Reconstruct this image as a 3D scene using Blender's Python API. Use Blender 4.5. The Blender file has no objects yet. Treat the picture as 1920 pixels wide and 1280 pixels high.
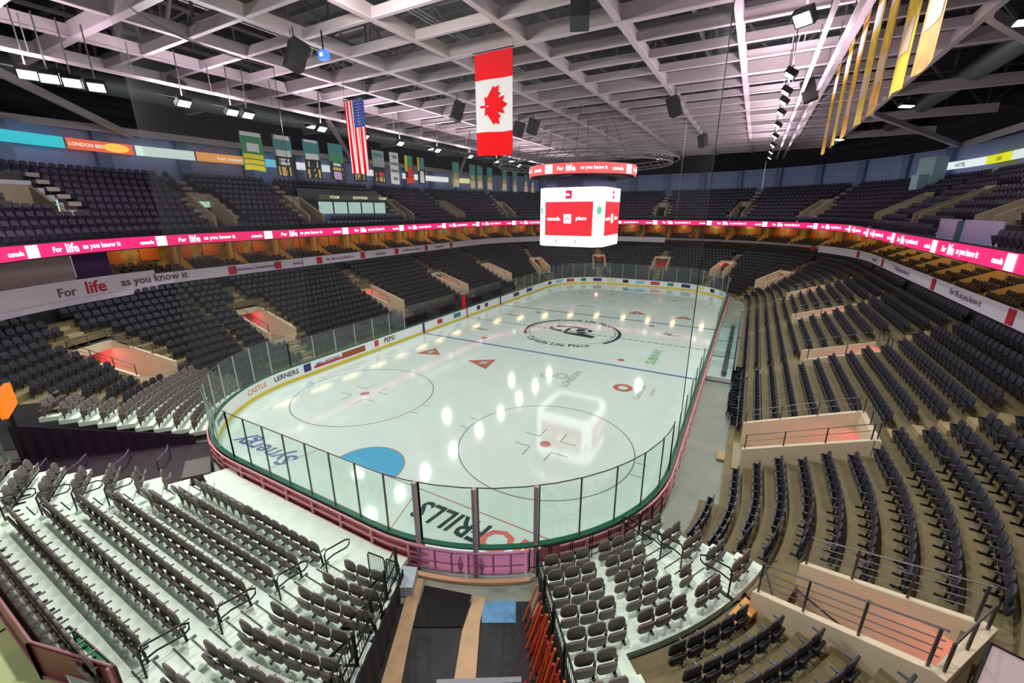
import bpy, math, random
import numpy as np
from mathutils import Matrix, Vector
random.seed(7); RNG = np.random.default_rng(7)
PI = math.pi
C = bpy.context.scene.collection
SC = bpy.context.scene
# ------------------------------------------------------------------ camera
CAMP = (14.7719, -39.0692, 11.8078)
YAW, PITCH, ROLL, FPX = .5083, .3013, -.0039, 789.29
def cam_axes():
    fw = np.array([-math.sin(YAW)*math.cos(PITCH), math.cos(YAW)*math.cos(PITCH), -math.sin(PITCH)])
    r = np.array([math.cos(YAW), math.sin(YAW), 0]); u = np.cross(r, fw)
    return fw, r*math.cos(ROLL)+u*math.sin(ROLL), -r*math.sin(ROLL)+u*math.cos(ROLL)
FW, RT, UP = cam_axes()
cd = bpy.data.cameras.new('camera'); cam = bpy.data.objects.new('camera', cd); C.objects.link(cam)
cam.matrix_world = Matrix(((RT[0], UP[0], -FW[0], CAMP[0]), (RT[1], UP[1], -FW[1], CAMP[1]), (RT[2], UP[2], -FW[2], CAMP[2]), (0, 0, 0, 1)))
cd.sensor_width = 36; cd.lens = 36*FPX/1920; cd.clip_start = .1; cd.clip_end = 400
SC.camera = cam
# ------------------------------------------------------------------ world, exposure
w = bpy.data.worlds.new('world'); SC.world = w; w.use_nodes = True
w.node_tree.nodes['Background'].inputs[0].default_value = (.62, .6, .72, 1)
w.node_tree.nodes['Background'].inputs[1].default_value = .35
SC.view_settings.view_transform = 'Standard'; SC.view_settings.look = 'None'
SC.view_settings.gamma = 1; SC.view_settings.use_curve_mapping = False
SC.view_settings.exposure = 0.15
SC.cycles.use_denoising = True
SC.cycles.max_bounces = 6; SC.cycles.diffuse_bounces = 3; SC.cycles.glossy_bounces = 3
SC.cycles.transparent_max_bounces = 12; SC.cycles.caustics_reflective = False; SC.cycles.caustics_refractive = False
SC.cycles.sample_clamp_indirect = 4
SPORT_W, FILL_W, UP_W, SUITE_W, VOM_W = 400, 360, 650, 60, 30
# ------------------------------------------------------------------ helpers
def lin(c): return tuple(((v/255)/12.92 if v/255 <= .04045 else ((v/255+.055)/1.055)**2.4) for v in c)
_M = {}
def mat(name, col, rough=.6, metal=0, emit=None, es=0, noise=0, nscale=3, bump=0, spec=.5):
    if name in _M: return _M[name]
    m = bpy.data.materials.new(name); m.use_nodes = True; _M[name] = m
    nt = m.node_tree; b = nt.nodes['Principled BSDF']; c = lin(col)
    b.inputs['Base Color'].default_value = (*c, 1); b.inputs['Roughness'].default_value = rough
    b.inputs['Metallic'].default_value = metal; b.inputs['Specular IOR Level'].default_value = spec
    if emit: b.inputs['Emission Color'].default_value = (*lin(emit), 1); b.inputs['Emission Strength'].default_value = es
    if noise or bump:
        tc = nt.nodes.new('ShaderNodeTexCoord'); n = nt.nodes.new('ShaderNodeTexNoise'); n.inputs['Scale'].default_value = nscale
        n.inputs['Detail'].default_value = 6
        nt.links.new(tc.outputs['Object'], n.inputs['Vector'])
        if noise:
            r = nt.nodes.new('ShaderNodeValToRGB'); r.color_ramp.elements[0].position = .3; r.color_ramp.elements[1].position = .7
            r.color_ramp.elements[0].color = (*[v*(1-noise) for v in c], 1); r.color_ramp.elements[1].color = (*[min(1, v*(1+noise)) for v in c], 1)
            nt.links.new(n.outputs['Fac'], r.inputs[0]); nt.links.new(r.outputs[0], b.inputs['Base Color'])
        if bump:
            bp = nt.nodes.new('ShaderNodeBump'); bp.inputs['Strength'].default_value = bump
            nt.links.new(n.outputs['Fac'], bp.inputs['Height']); nt.links.new(bp.outputs[0], b.inputs['Normal'])
    return m
def glassy(name, tint, gloss, opac=0, ocol=(120, 120, 125)):
    m = bpy.data.materials.new(name); m.use_nodes = True; nt = m.node_tree; nt.nodes.clear()
    o = nt.nodes.new('ShaderNodeOutputMaterial'); t = nt.nodes.new('ShaderNodeBsdfTransparent'); t.inputs[0].default_value = (*tint, 1)
    g = nt.nodes.new('ShaderNodeBsdfGlossy'); g.inputs['Roughness'].default_value = .05
    mx = nt.nodes.new('ShaderNodeMixShader'); mx.inputs[0].default_value = gloss
    nt.links.new(t.outputs[0], mx.inputs[1]); nt.links.new(g.outputs[0], mx.inputs[2]); out = mx
    if opac:
        d = nt.nodes.new('ShaderNodeBsdfDiffuse'); d.inputs[0].default_value = (*lin(ocol), 1)
        m2 = nt.nodes.new('ShaderNodeMixShader'); m2.inputs[0].default_value = opac
        nt.links.new(mx.outputs[0], m2.inputs[1]); nt.links.new(d.outputs[0], m2.inputs[2]); out = m2
    nt.links.new(out.outputs[0], o.inputs[0]); return m
class MB:
    def __init__(s): s.v = []; s.f = []; s.n = 0
    def add(s, V, F):
        V = np.asarray(V, float).reshape(-1, 3); s.v.append(V); s.f += [tuple(i+s.n for i in f) for f in F]; s.n += len(V); return s
    def box(s, c, d, rz=0, M=None):
        hx, hy, hz = d[0]/2, d[1]/2, d[2]/2
        V = np.array([(x, y, z) for x in (-hx, hx) for y in (-hy, hy) for z in (-hz, hz)])
        if M is not None: V = V @ np.array(M).T
        if rz: V = V @ np.array([[math.cos(rz), -math.sin(rz), 0], [math.sin(rz), math.cos(rz), 0], [0, 0, 1]]).T
        return s.add(V+np.array(c), [(0, 1, 3, 2), (4, 6, 7, 5), (0, 4, 5, 1), (2, 3, 7, 6), (0, 2, 6, 4), (1, 5, 7, 3)])
    def bar(s, p, q, w, h):       # rectangular bar from p to q, w wide, h tall
        p, q = np.array(p, float), np.array(q, float); d = q-p; L = np.linalg.norm(d)
        if L < 1e-6: return s
        d /= L; up = np.array([0, 0, 1.]) if abs(d[2]) < .95 else np.array([1., 0, 0])
        r = np.cross(d, up); r /= np.linalg.norm(r); u = np.cross(r, d)
        V = [e+r*a*w/2+u*b*h/2 for e in (p, q) for a, b in ((-1, -1), (1, -1), (1, 1), (-1, 1))]
        return s.add(V, [(0, 1, 2, 3)[::-1], (4, 5, 6, 7), (0, 1, 5, 4), (1, 2, 6, 5), (2, 3, 7, 6), (3, 0, 4, 7)])
    def tube(s, pts, r, n=6, close=False):
        P = [np.array(p, float) for p in pts]; m = len(P); base = s.n; V = []
        for i, p in enumerate(P):
            a = P[i-1] if (i > 0 or close) else P[i]; b = P[(i+1) % m] if (i < m-1 or close) else P[i]
            d = b-a; d /= (np.linalg.norm(d)+1e-9); up = np.array([0, 0, 1.]) if abs(d[2]) < .9 else np.array([.3, 1., 0])
            x = np.cross(d, up); x /= np.linalg.norm(x); y = np.cross(x, d)
            V += [p+r*(math.cos(2*PI*k/n)*x+math.sin(2*PI*k/n)*y) for k in range(n)]
        F = []
        for i in range(m if close else m-1):
            j = (i+1) % m
            for k in range(n): F.append((i*n+k, i*n+(k+1) % n, j*n+(k+1) % n, j*n+k))
        if not close: F += [tuple(range(n))[::-1], tuple((m-1)*n+k for k in range(n))]
        return s.add(V, F)
    def quad(s, a, b, c, d): return s.add([a, b, c, d], [(0, 1, 2, 3)])
    def prism(s, poly, z0, z1):
        n = len(poly); V = [(x, y, z0) for x, y in poly]+[(x, y, z1) for x, y in poly]
        return s.add(V, [tuple(range(n))[::-1], tuple(range(n, 2*n))]+[(i, (i+1) % n, n+(i+1) % n, n+i) for i in range(n)])
    def mesh(s, name, m=None, smooth=False):
        me = bpy.data.meshes.new(name)
        V = np.concatenate(s.v) if s.v else np.zeros((0, 3))
        me.from_pydata(V.tolist(), [], s.f); me.update()
        if m: me.materials.append(m)
        if smooth: me.shade_smooth()
        return me
def obj(name, mb, m, parent=None, smooth=False):
    me = mb.mesh(name, m, smooth) if isinstance(mb, MB) else mb
    o = bpy.data.objects.new(name, me); C.objects.link(o)
    if parent:
        o.parent = parent; o.matrix_parent_inverse = Matrix.Translation(-Vector(parent.location))
    return o
def tag(o, label=None, cat=None, group=None, kind=None):
    if label: o['label'] = label
    if cat: o['category'] = cat
    if group: o['group'] = group
    if kind: o['kind'] = kind
    return o
def thing(name, label, cat, loc=(0, 0, 0), group=None):
    o = bpy.data.objects.new(name, None); C.objects.link(o); o.location = loc; o.empty_display_size = .2
    return tag(o, label, cat, group)
def struct(name, mb, m, label=None, smooth=False):
    return tag(obj(name, mb, m, None, smooth), label, None, None, 'structure')
_T = {}
def text_verts(s, size, bold=False):
    key = s
    if key not in _T:
        c = bpy.data.curves.new('t', 'FONT'); c.body = s; c.size = 1; c.resolution_u = 2; c.offset = .022
        o = bpy.data.objects.new('t', c); me = bpy.data.meshes.new_from_object(o)
        V = np.array([v.co[:] for v in me.vertices]); F = [tuple(p.vertices) for p in me.polygons]
        mn, mx = V.min(0), V.max(0); V -= (mn+mx)/2
        _T[key] = (V, F, mx-mn); bpy.data.objects.remove(o); bpy.data.curves.remove(c); bpy.data.meshes.remove(me)
    V, F, d = _T[key]; return V*size, F, d*size
# loop: clockwise rounded rectangle seen from above, starting on the left side at the near corner
def loop_len(hx, hy, r): return [2*(hy-r), PI*r/2, 2*(hx-r), PI*r/2, 2*(hy-r), PI*r/2, 2*(hx-r), PI*r/2]
def loop_sf(hx, hy, r, seg, f):
    """point and inward normal at fraction f of segment seg"""
    ax, ay = hx-r, hy-r
    if seg == 0: return -hx, -ay+2*ay*f, 1, 0
    if seg == 2: return -ax+2*ax*f, hy, 0, -1
    if seg == 4: return hx, ay-2*ay*f, -1, 0
    if seg == 6: return ax-2*ax*f, -hy, 0, 1
    cx, cy, a0 = {1: (-ax, ay, PI), 3: (ax, ay, PI/2), 5: (ax, -ay, 0), 7: (-ax, -ay, -PI/2)}[seg]
    a = a0-f*PI/2
    return cx+r*math.cos(a), cy+r*math.sin(a), -math.cos(a), -math.sin(a)
def loop_s(hx, hy, r, s):
    L = loop_len(hx, hy, r); s = s % sum(L)
    for k, l in enumerate(L):
        if s <= l: return loop_sf(hx, hy, r, k, s/l)
        s -= l
    return loop_sf(hx, hy, r, 7, 1)
def inside(hx, hy, r, x, y):
    ax, ay = hx-r, hy-r; x, y = abs(x), abs(y)
    if x <= ax or y <= ay: return x <= hx and y <= hy
    return math.hypot(x-ax, y-ay) <= r
def s_of(hx, hy, r, x, y):
    """arc length whose point is nearest to x, y"""
    T = sum(loop_len(hx, hy, r)); best = min((math.hypot(loop_s(hx, hy, r, T*i/800)[0]-x, loop_s(hx, hy, r, T*i/800)[1]-y), T*i/800) for i in range(800))
    return best[1]
def loop_strip(mb, hx, hy, r, s0, s1, z0, z1, step=.6, thick=.12):
    n = max(1, int(math.ceil((s1-s0)/step))); P = [loop_s(hx, hy, r, s0+(s1-s0)*i/n) for i in range(n+1)]
    V = []
    for x, y, nx, ny in P: V += [(x, y, z0), (x, y, z1), (x-nx*thick, y-ny*thick, z1), (x-nx*thick, y-ny*thick, z0)]
    F = [(0, 1, 2, 3), tuple(4*n+k for k in (3, 2, 1, 0))]
    for i in range(n):
        for k in range(4): F.append((4*i+k, 4*(i+1)+k, 4*(i+1)+(k+1) % 4, 4*i+(k+1) % 4))
    return mb.add(V, F)
def loop_text(mb, hx, hy, r, s, z, txt, size, out=.02, stretch=1):
    V, F, d = text_verts(txt, size); W = []
    for x, y, _ in V:
        px, py, nx, ny = loop_s(hx, hy, r, s+x*stretch); W.append((px+nx*out, py+ny*out, z+y))
    mb.add(W, F); return d[0]*stretch
def loop_rect(mb, hx, hy, r, s, z, wd, ht, out=.02):
    P = []
    for a, b in ((-1, -1), (1, -1), (1, 1), (-1, 1)):
        px, py, nx, ny = loop_s(hx, hy, r, s+a*wd/2); P.append((px+nx*out, py+ny*out, z+b*ht/2))
    mb.quad(*P)
# rink
RX, RY, RR = 12.95, 30.48, 8.53
def rk(o): return (RX+o, RY+o, RR+o)
CRN = (RX-RR, RY-RR)          # 4.42, 21.95
BN = (26.6, 42.4, 21.8)       # banner loop
PK = (23.8, 38.5, 20.0)       # ribbon loop
# ------------------------------------------------------------------ materials
M_ICE = mat('ice', (210, 226, 217), rough=.075, noise=.03, nscale=.5, spec=.9)
M_WHITE_PLAT = mat('white_platform', (222, 238, 222), rough=.55, noise=.06, nscale=2)
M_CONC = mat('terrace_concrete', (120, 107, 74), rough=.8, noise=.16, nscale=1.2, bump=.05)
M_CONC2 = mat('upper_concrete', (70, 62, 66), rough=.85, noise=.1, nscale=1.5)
M_FLOOR = mat('event_floor', (140, 146, 132), rough=.6, noise=.1, nscale=.8)
M_TAN = mat('vomitory_plaster', (214, 196, 168), rough=.7, noise=.05, nscale=2)
M_SEATD = mat('black_seat_plastic', (42, 43, 53), rough=.45)
M_SEATU = mat('upper_seat_plastic', (50, 42, 62), rough=.5)
M_SEATB = mat('brown_grey_seat_fabric', (110, 100, 98), rough=.6, noise=.08, nscale=20)
M_ARM = mat('seat_arm_black', (84, 80, 88), rough=.4)
M_ARMG = mat('seat_arm_grey', (112, 106, 102), rough=.4)
M_BLK = mat('black_steel', (22, 22, 25), rough=.4, metal=.3)
M_RAIL = mat('grey_rail', (96, 92, 92), rough=.35, metal=.6)
M_BEAM = mat('beam_paint', (186, 172, 176), rough=.6, noise=.05, nscale=.6)
M_BEAMD = mat('truss_paint', (96, 92, 94), rough=.7)
M_DECK = mat('roof_deck', (44, 46, 48), rough=.9, noise=.2, nscale=.4)
M_WALLB = mat('blue_grey_wall', (134, 146, 190), rough=.7, noise=.06, nscale=.7)
M_DARK = mat('dark_wall', (30, 30, 38), rough=.8)
M_GREEN = mat('green_cap', (22, 92, 72), rough=.35)
M_YEL = mat('yellow_kick', (228, 204, 40), rough=.4)
M_WHT = mat('white_board', (236, 238, 240), rough=.3)
M_MAROON = mat('board_back_red', (186, 92, 98), rough=.5, noise=.1)
M_BANNER = mat('white_banner', (226, 214, 230), rough=.6)
M_RED = mat('flag_red', (255, 6, 18), rough=.8, spec=.05)
M_REDL = mat('logo_red', (190, 30, 50), rough=.6)
M_FWHITE = mat('flag_white', (248, 246, 246), rough=.8, spec=.1)
M_BLUE = mat('flag_blue', (30, 60, 160), rough=.7)
M_INK = mat('black_ink', (30, 42, 42), rough=.4)
M_GINK = mat('grey_ink', (96, 110, 108), rough=.3)
M_ORG = mat('orange_plastic', (240, 120, 30), rough=.5)
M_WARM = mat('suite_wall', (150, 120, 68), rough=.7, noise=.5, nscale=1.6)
M_PURP = mat('purple_drape', (88, 50, 110), rough=.8)
M_BEIGE = mat('beige_panel', (196, 172, 176), rough=.7)
M_GLASS = glassy('rink_glass_sheet', (.90, .95, .93), .05, .03, (190, 200, 198))
M_NET = glassy('net_mesh', (.97, .97, .97), .0, .045, (100, 100, 104))
def emis(name, col, s): return mat(name, (10, 10, 10), rough=.5, emit=col, es=s)
M_LEDPINK = emis('led_pink', (240, 30, 110), 1.15)
M_LEDWHITE = emis('led_white', (255, 250, 252), 2.2)
M_LEDRED = emis('led_red', (240, 32, 52), 1.1)
M_LEDCORAL = emis('led_coral', (246, 92, 92), 1.1)
M_LAMP = emis('lamp_glass', (235, 250, 255), 6)
# ------------------------------------------------------------------ lamps that light the large spaces
def area(name, loc, target, sx, sy, power, col=(1, 1, 1), parent=None, spread=PI):
    l = bpy.data.lights.new(name, 'AREA'); l.shape = 'RECTANGLE'; l.size = sx; l.size_y = sy; l.energy = power; l.color = col; l.spread = spread
    o = bpy.data.objects.new(name, l); C.objects.link(o)
    q = (Vector(target)-Vector(loc)).to_track_quat('-Z', 'Y'); o.rotation_euler = q.to_euler(); o.location = loc
    if parent: o.parent = parent; o.matrix_parent_inverse = Matrix.Translation(-Vector(parent.location))
    return o
def floodlight(loc, target, power, label, group, w=1.1, h=.5, col=(.93, 1, .98), up=0):
    t = thing('floodlight', label, 'light', loc, group)
    d = (Vector(target)-Vector(loc)).normalized(); q = d.to_track_quat('-Z', 'Y').to_matrix()
    L = Vector(loc)
    hb = MB().box(L-d*.14, (w+.12, h+.12, .26), M=q); ho = obj('housing', hb, M_BLK, t)
    lb = MB().box(L+d*.005, (w, h, .03), M=q); obj('lens', lb, M_LAMP, ho)
    br = MB().bar(tuple(L-d*.2), (L.x, L.y, 20.5), .05, .05); obj('bracket', br, M_RAIL, t)
    area('lamp', tuple(L+d*.06), target, w, h, power, col, t)
    if up: area('added_roof_fill', (L.x, L.y, L.z+.45), (L.x, L.y, 30), 1.6, .5, up, (1, .86, .95), t)  # upward lamp added to brighten the roof beams, not part of the fixture
    return t
LW = {'L': [-30.6, -29.9, -29.1, -28.2, -24.3, -21.6, -20.6, -15, -10.8, -6.5, -1, 5, 11, 17, 23, 29], 'R': [-20, -13, -9.5, -7, -3.6, 1.3, 7, 13, 19, 25]}
ORD = ['first', 'second', 'third', 'fourth', 'fifth', 'sixth', 'seventh', 'eighth', 'ninth', 'tenth', 'eleventh', 'twelfth', 'thirteenth', 'fourteenth', 'fifteenth', 'sixteenth', 'seventeenth', 'eighteenth', 'nineteenth', 'twentieth']
for i, y in enumerate(LW['L']):
    floodlight((-15.2, y, 17.8), (-1, -35, 0) if i < 4 else (-3, max(-26, min(26, y*1.0)), 0), SPORT_W*(1.1 if i < 4 else .62), 'white arena floodlight over the left stand, %s from the near end' % ORD[i], 'floodlights over the left side of the ice', w=.62, h=.42, up=UP_W*(.42 if i not in (1, 2, 3, 6) else 0))
for i, y in enumerate(LW['R']):
    floodlight((15.2, y, 17.8), (7, -33, 0) if i < 1 else (3, y, 0), SPORT_W*(1.5 if i < 1 else 1), 'white arena floodlight over the right boards, %s from the near end' % ORD[i], 'floodlights over the right side of the ice', w=.5, h=.4, up=UP_W*.5)
k = 0
for x, y in ((-23, -27), (-24, -9), (-24, 9), (-22, 27), (23, -27), (24, -9), (24, 9), (22, 27), (0, 36), (10, -33), (-8, -33), (0, -26)):  # lamps added as fill for the stands, near platforms and flags
    side = 'left' if x < -5 else ('right' if x > 5 else 'middle')
    floodlight((x, y, 19.6), (x*.9, y*.97, 0) if (x, y) != (0, -26) else (-3, -14, 14), FILL_W*(3.6 if y < -32 else 1.7 if y < -25 else 1), 'round house light under the roof beams, %s side, %s in from the near end' % (side, ORD[k % 4]), 'house lights over the stands', .8, .8, (1, .95, .9)); k += 1
# ================================================================== ground, ice
struct('floor', MB().box((0, 0, -.15), (80, 110, .25)), M_FLOOR, 'grey-green concrete event floor around the rink')
P = [loop_sf(RX, RY, RR, sg, f/ (24 if sg % 2 else 1)) for sg in range(8) for f in range(24 if sg % 2 else 1)]
ice_me = MB().prism([(p[0], p[1]) for p in P][::-1], -.02, 0.0)
ice = struct('ice_surface', ice_me, M_ICE, 'white hockey ice sheet with painted lines')
def paint(name, mb, m, z=None): return obj(name, mb, m, ice)
def flat(mb, V, F, z): mb.add([(x, y, z) for x, y in V], F)
def ring(mb, cx, cy, r, wd, z=.004, a0=0, a1=2*PI, n=96):
    V = []
    for i in range(n+1):
        a = a0+(a1-a0)*i/n; V += [(cx+(r-wd/2)*math.cos(a), cy+(r-wd/2)*math.sin(a), z), (cx+(r+wd/2)*math.cos(a), cy+(r+wd/2)*math.sin(a), z)]
    mb.add(V, [(2*i, 2*i+1, 2*i+3, 2*i+2) for i in range(n)])
def disc(mb, cx, cy, r, z=.004, n=32): mb.add([(cx+r*math.cos(2*PI*i/n), cy+r*math.sin(2*PI*i/n), z) for i in range(n)], [tuple(range(n))])
def rect(mb, x0, y0, x1, y1, z=.004): mb.add([(x0, y0, z), (x1, y0, z), (x1, y1, z), (x0, y1, z)], [(0, 1, 2, 3)])
def icemat(n, c): return mat(n, c, rough=.07)
MI_BLUE, MI_RED, MI_DK = icemat('line_blue', (96, 122, 160)), icemat('line_red', (176, 120, 118)), icemat('line_dark', (120, 128, 126))
MI_CREASE, MI_INK, MI_GREY = icemat('crease_blue', (84, 166, 200)), icemat('ink_black', (44, 66, 64)), icemat('ink_grey', (150, 166, 160))
MI_RUST, MI_GRN, MI_LGREY, MI_ORR = icemat('ink_rust', (176, 112, 92)), icemat('ink_green', (110, 176, 100)), icemat('ink_light', (176, 188, 184)), icemat('ink_orange_red', (214, 110, 100))
for y in (-7.62, 7.62):
    mb = MB(); rect(mb, -12.9, y-.15, 12.9, y+.15); paint('blue_line', mb, MI_BLUE)
mb = MB()
for i in range(43): rect(mb, -12.9+.6*i, -.1, -12.9+.6*i+.42, .1)
paint('centre_line', mb, MI_DK)
for sg in (-1, 1):
    y = sg*27.13; xw = RX-RR+math.sqrt(RR**2-(27.13-(RY-RR))**2)
    mb = MB(); rect(mb, -xw, y-.03, xw, y+.03); paint('goal_line', mb, MI_RED)
    mb = MB(); n = 32
    mb.add([(1.83*math.cos(a), y-sg*(1.83*math.sin(a)), .005) for a in [PI*i/n for i in range(n+1)]], [tuple(range(n+1))]); paint('goal_crease', mb, MI_CREASE)
    mb = MB(); ring(mb, 0, y, 1.83, .05, .006, 0 if sg < 0 else PI, PI if sg < 0 else 2*PI, 40); paint('crease_outline', mb, MI_RED)
    mb = MB()
    for q in (-1, 1): mb.bar((q*3.35, y, .004), (q*4.27, sg*30.4, .004), .05, .002)
    paint('trapezoid_line', mb, MI_RED)
    for q in (-1, 1):
        cx, cy = q*6.71, sg*21.03
        mb = MB(); ring(mb, cx, cy, 4.572, .06); paint('face_off_circle', mb, MI_DK)
        mb = MB(); disc(mb, cx, cy, .3, .005); paint('face_off_dot', mb, MI_RED)
        mb = MB()
        for a in (-1, 1):
            for b in (-1, 1):
                rect(mb, cx+a*.6-.025, cy+b*.6, cx+a*.6+.025, cy+b*1.5); rect(mb, cx+a*.6, cy+b*.6-.025, cx+a*1.5, cy+b*.6+.025)
            for c_ in (-1, 1): rect(mb, cx+a*4.6, cy+c_*.55-.025, cx+a*5.15, cy+c_*.55+.025)
        paint('hash_marks', mb, MI_DK)
        mb = MB(); disc(mb, q*6.71, sg*6.1, .3, .005); paint('neutral_dot', mb, MI_RUST)
# centre circle with lettering and crest
mb = MB()
for a0, a1 in ((-.55, .95), (2.25, 3.75)): ring(mb, 0, 0, 4.75, .34, .005, a0, a1)
ring(mb, 0, 0, 4.35, .06, .005)
paint('centre_circle', mb, MI_INK)
def arc_text(mb, txt, R, mid, size, flip=False, z=.006):
    V, F, d = text_verts(txt, size)
    W = []
    for x, y, _ in V:
        if flip: a = mid-x/R; r = R+y
        else: a = mid+x/R; r = R-y
        W.append((r*math.cos(a), r*math.sin(a), z))
    mb.add(W, F)
mb = MB(); arc_text(mb, 'Canada Life Place', 4.75, -PI/2, .95); arc_text(mb, 'Canada Life Place', 4.75, PI/2, .95, True); paint('circle_lettering', mb, MI_INK)
crest = MB()
def poly(mb, pts, cx=0, cy=0, sc=1, z=.007, rot=0):
    c, s = math.cos(rot), math.sin(rot); mb.add([(cx+sc*(x*c-y*s), cy+sc*(x*s+y*c), z) for x, y in pts], [tuple(range(len(pts)))])
for pts in ([(-2.9, .9), (-2.2, 1.5), (-.2, 1.9), (1.4, 1.75), (.6, 1.35), (-1, 1.3), (-2.2, .9)], [(-2.9, .8), (-2.3, .7), (-1.9, 0), (-1, -.45), (-.9, -.8), (-2.2, -.5), (-2.8, .1)],
            [(-.9, .9), (-.5, 1.1), (-.4, -.6), (-.8, -.7)], [(.2, 1.2), (1.2, 1.3), (1.1, .4), (.5, .1), (.2, .4)], [(-.9, -.75), (.6, -.55), (1.2, -.3), (2.9, -.9), (2.7, -1.6), (1, -1.4), (-.5, -1.2)],
            [(.5, 0), (1.5, .35), (1.6, -.2), (.7, -.4)], [(1.3, 1.4), (1.9, 1.2), (1.9, .3), (1.5, .5)]): poly(crest, pts, 0, .2, .95)
paint('centre_crest', crest, MI_INK)
def ice_text(name, txt, x, y, size, rot, m, sx=1, z=.006, shear=0):
    V, F, d = text_verts(txt, size); c, s = math.cos(rot), math.sin(rot); mb = MB()
    mb.add([(x+((a*sx+shear*b)*c-b*s), y+((a*sx+shear*b)*s+b*c), z) for a, b, _ in V], F); return paint(name, mb, m)
ice_text('painted_lettering', 'NO', 8.62, -28.15, 1.65, PI, MI_ORR, 1.0, shear=.15)
ice_text('painted_lettering', 'FRILLS', 5.78, -28.12, 1.5, PI, MI_INK, .8, shear=.15)
ice_text('painted_lettering', 'Synergy', -5.95, -28.45, 1.35, PI, MI_BLUE, 1.1, shear=.2)
TRI = [(-1, -.6), (1, -.6), (0, .9)]
for x, y, r, s in ((-8.5, -11.9, .3, 1.15), (-2.9, -12.0, -.4, 1.3), (3.9, 11.4, .2, 1.1), (9.2, 11.4, 0, 1.0)):
    mb = MB(); poly(mb, TRI, x, y, s, .006, r); paint('red_triangle_mark', mb, MI_RUST)
    mb = MB(); poly(mb, [(0, -.45), (.35, .1), (.12, .05), (0, .5), (-.12, .05), (-.35, .1)], x, y, s, .008, r); paint('leaf_mark', mb, MI_LGREY)
mb = MB(); ring(mb, 8.35, -11.7, .5, .34, .006); paint('red_flower_mark', mb, MI_RUST)
ice_text('painted_lettering', 'Canada Life', 9.55, -11.9, .55, PI/2, MI_GREY); ice_text('painted_lettering', 'centre', 10.3, -11.5, .5, PI/2, MI_LGREY)
mb = MB(); ring(mb, 2.8, -12.2, .45, .2, .006); ring(mb, 3.75, -11.7, .42, .22, .006); paint('grey_rings_mark', mb, MI_LGREY)
ice_text('painted_lettering', 'LONDON', 4.6, -11.9, .75, PI/2, MI_GREY)
ice_text('painted_lettering', 'SUBWAY', 8.95, -3.9, 1.05, PI/2, MI_GRN, .95)
mb = MB()
for x, y, a, b in ((9.3, 3.5, .6, .25), (-8.8, -3.4, .9, .35), (-8.9, 3.6, .9, .3), (-2.8, 12.1, 1.1, .25), (8.7, 3.9, .4, .5)):
    poly(mb, [(-a, -b), (-a*.4, b), (a*.2, -b*.2), (a, b), (a*.6, -b)], x, y, 1.2, .006)
paint('small_dark_marks', mb, MI_GREY)
# ================================================================== boards
boards = thing('rink_boards', 'white hockey boards with yellow kick strip and green top rail around the ice', 'hockey boards', (0, -RY, 0))
SL = loop_len(RX, RY, RR); ST = sum(SL)
def gate_s(x, y): return s_of(RX, RY, RR, x, y)
G0, G1 = gate_s(10.0, -28.4), gate_s(6.45, -30.25)
obj('inner_panel', loop_strip(MB(), *rk(0), G1, G0+ST, .2, 1.05, .5, .05), M_WHT, boards)
obj('kick_plate', loop_strip(MB(), *rk(-.015), G1, G0+sum(loop_len(*rk(-.015))), 0, .21, .5, .06), M_YEL, boards)
obj('cap_rail', loop_strip(MB(), *rk(-.02), 0, sum(loop_len(*rk(-.02))), 1.05, 1.11, .5, .2), M_GREEN, boards)
k_ = sum(loop_len(*rk(.16)))/ST
LB = loop_len(*rk(.16)); g1b = G1*k_; g0b = G0*k_
obj('back_panel', loop_strip(MB(), *rk(.16), g1b, g0b+sum(LB), .06, .94, .6, .03), M_MAROON, boards)
mb = MB()
for z in (.32, .66, .98): loop_strip(mb, *rk(.24), g1b, g0b+sum(LB), z, z+.06, .8, .06)
for i in range(96):
    s = g1b+.3+i*(sum(LB)+g0b-g1b-.6)/96; x, y, nx, ny = loop_s(*rk(.26), s*sum(loop_len(*rk(.26)))/sum(LB)); mb.box((x, y, .5), (.09, .09, 1.0))
obj('back_frame', mb, mat('frame_pink', (214, 146, 152), rough=.5), boards)
# advertising lettering on the inner face (left side and far end)
def board_ad(name, txt, y=None, s=None, size=.55, m=M_INK, sx=1):
    if s is None: s = y+CRN[1]
    mb = MB(); loop_text(mb, *rk(-.012), s, .66, txt, size, out=.0, stretch=sx); return obj(name, mb, m, boards)
MA_NAVY, MA_RED, MA_ORG, MA_BRN = mat('ad_navy', (50, 40, 110)), mat('ad_red', (200, 60, 70)), mat('ad_orange', (226, 150, 80)), mat('ad_brown', (150, 80, 50))
board_ad('ad_lettering', 'PEPSI', -12.35, size=.6)
mb = MB(); loop_rect(mb, *rk(-.012), -13.9+CRN[1], .66, .5, .55, 0); obj('ad_globe', mb, MA_RED, boards)
mb = MB(); loop_rect(mb, *rk(-.012), -16.4+CRN[1], .62, 2.4, .5, 0); obj('ad_brown_panel', mb, MA_BRN, boards)
board_ad('ad_lettering', 'BELL HOCKEY', -18.9, size=.34, m=MA_NAVY); mb = MB(); loop_rect(mb, *rk(-.012), -18.9+CRN[1], .5, 2.6, .2, 0); obj('ad_red_bar', mb, MA_RED, boards)
mb = MB(); loop_rect(mb, *rk(-.012), -20.75+CRN[1], .66, .6, .6, 0); obj('ad_navy_disc', mb, MA_NAVY, boards)
board_ad('ad_lettering', 'LERNERS', s=-.5, size=.5, m=M_INK); board_ad('ad_lettering', 'CASTLE', s=-3.0, size=.5, m=MA_ORG)
board_ad('ad_lettering', 'Synergy', s=-7.2, size=.5, m=M_INK)
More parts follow.
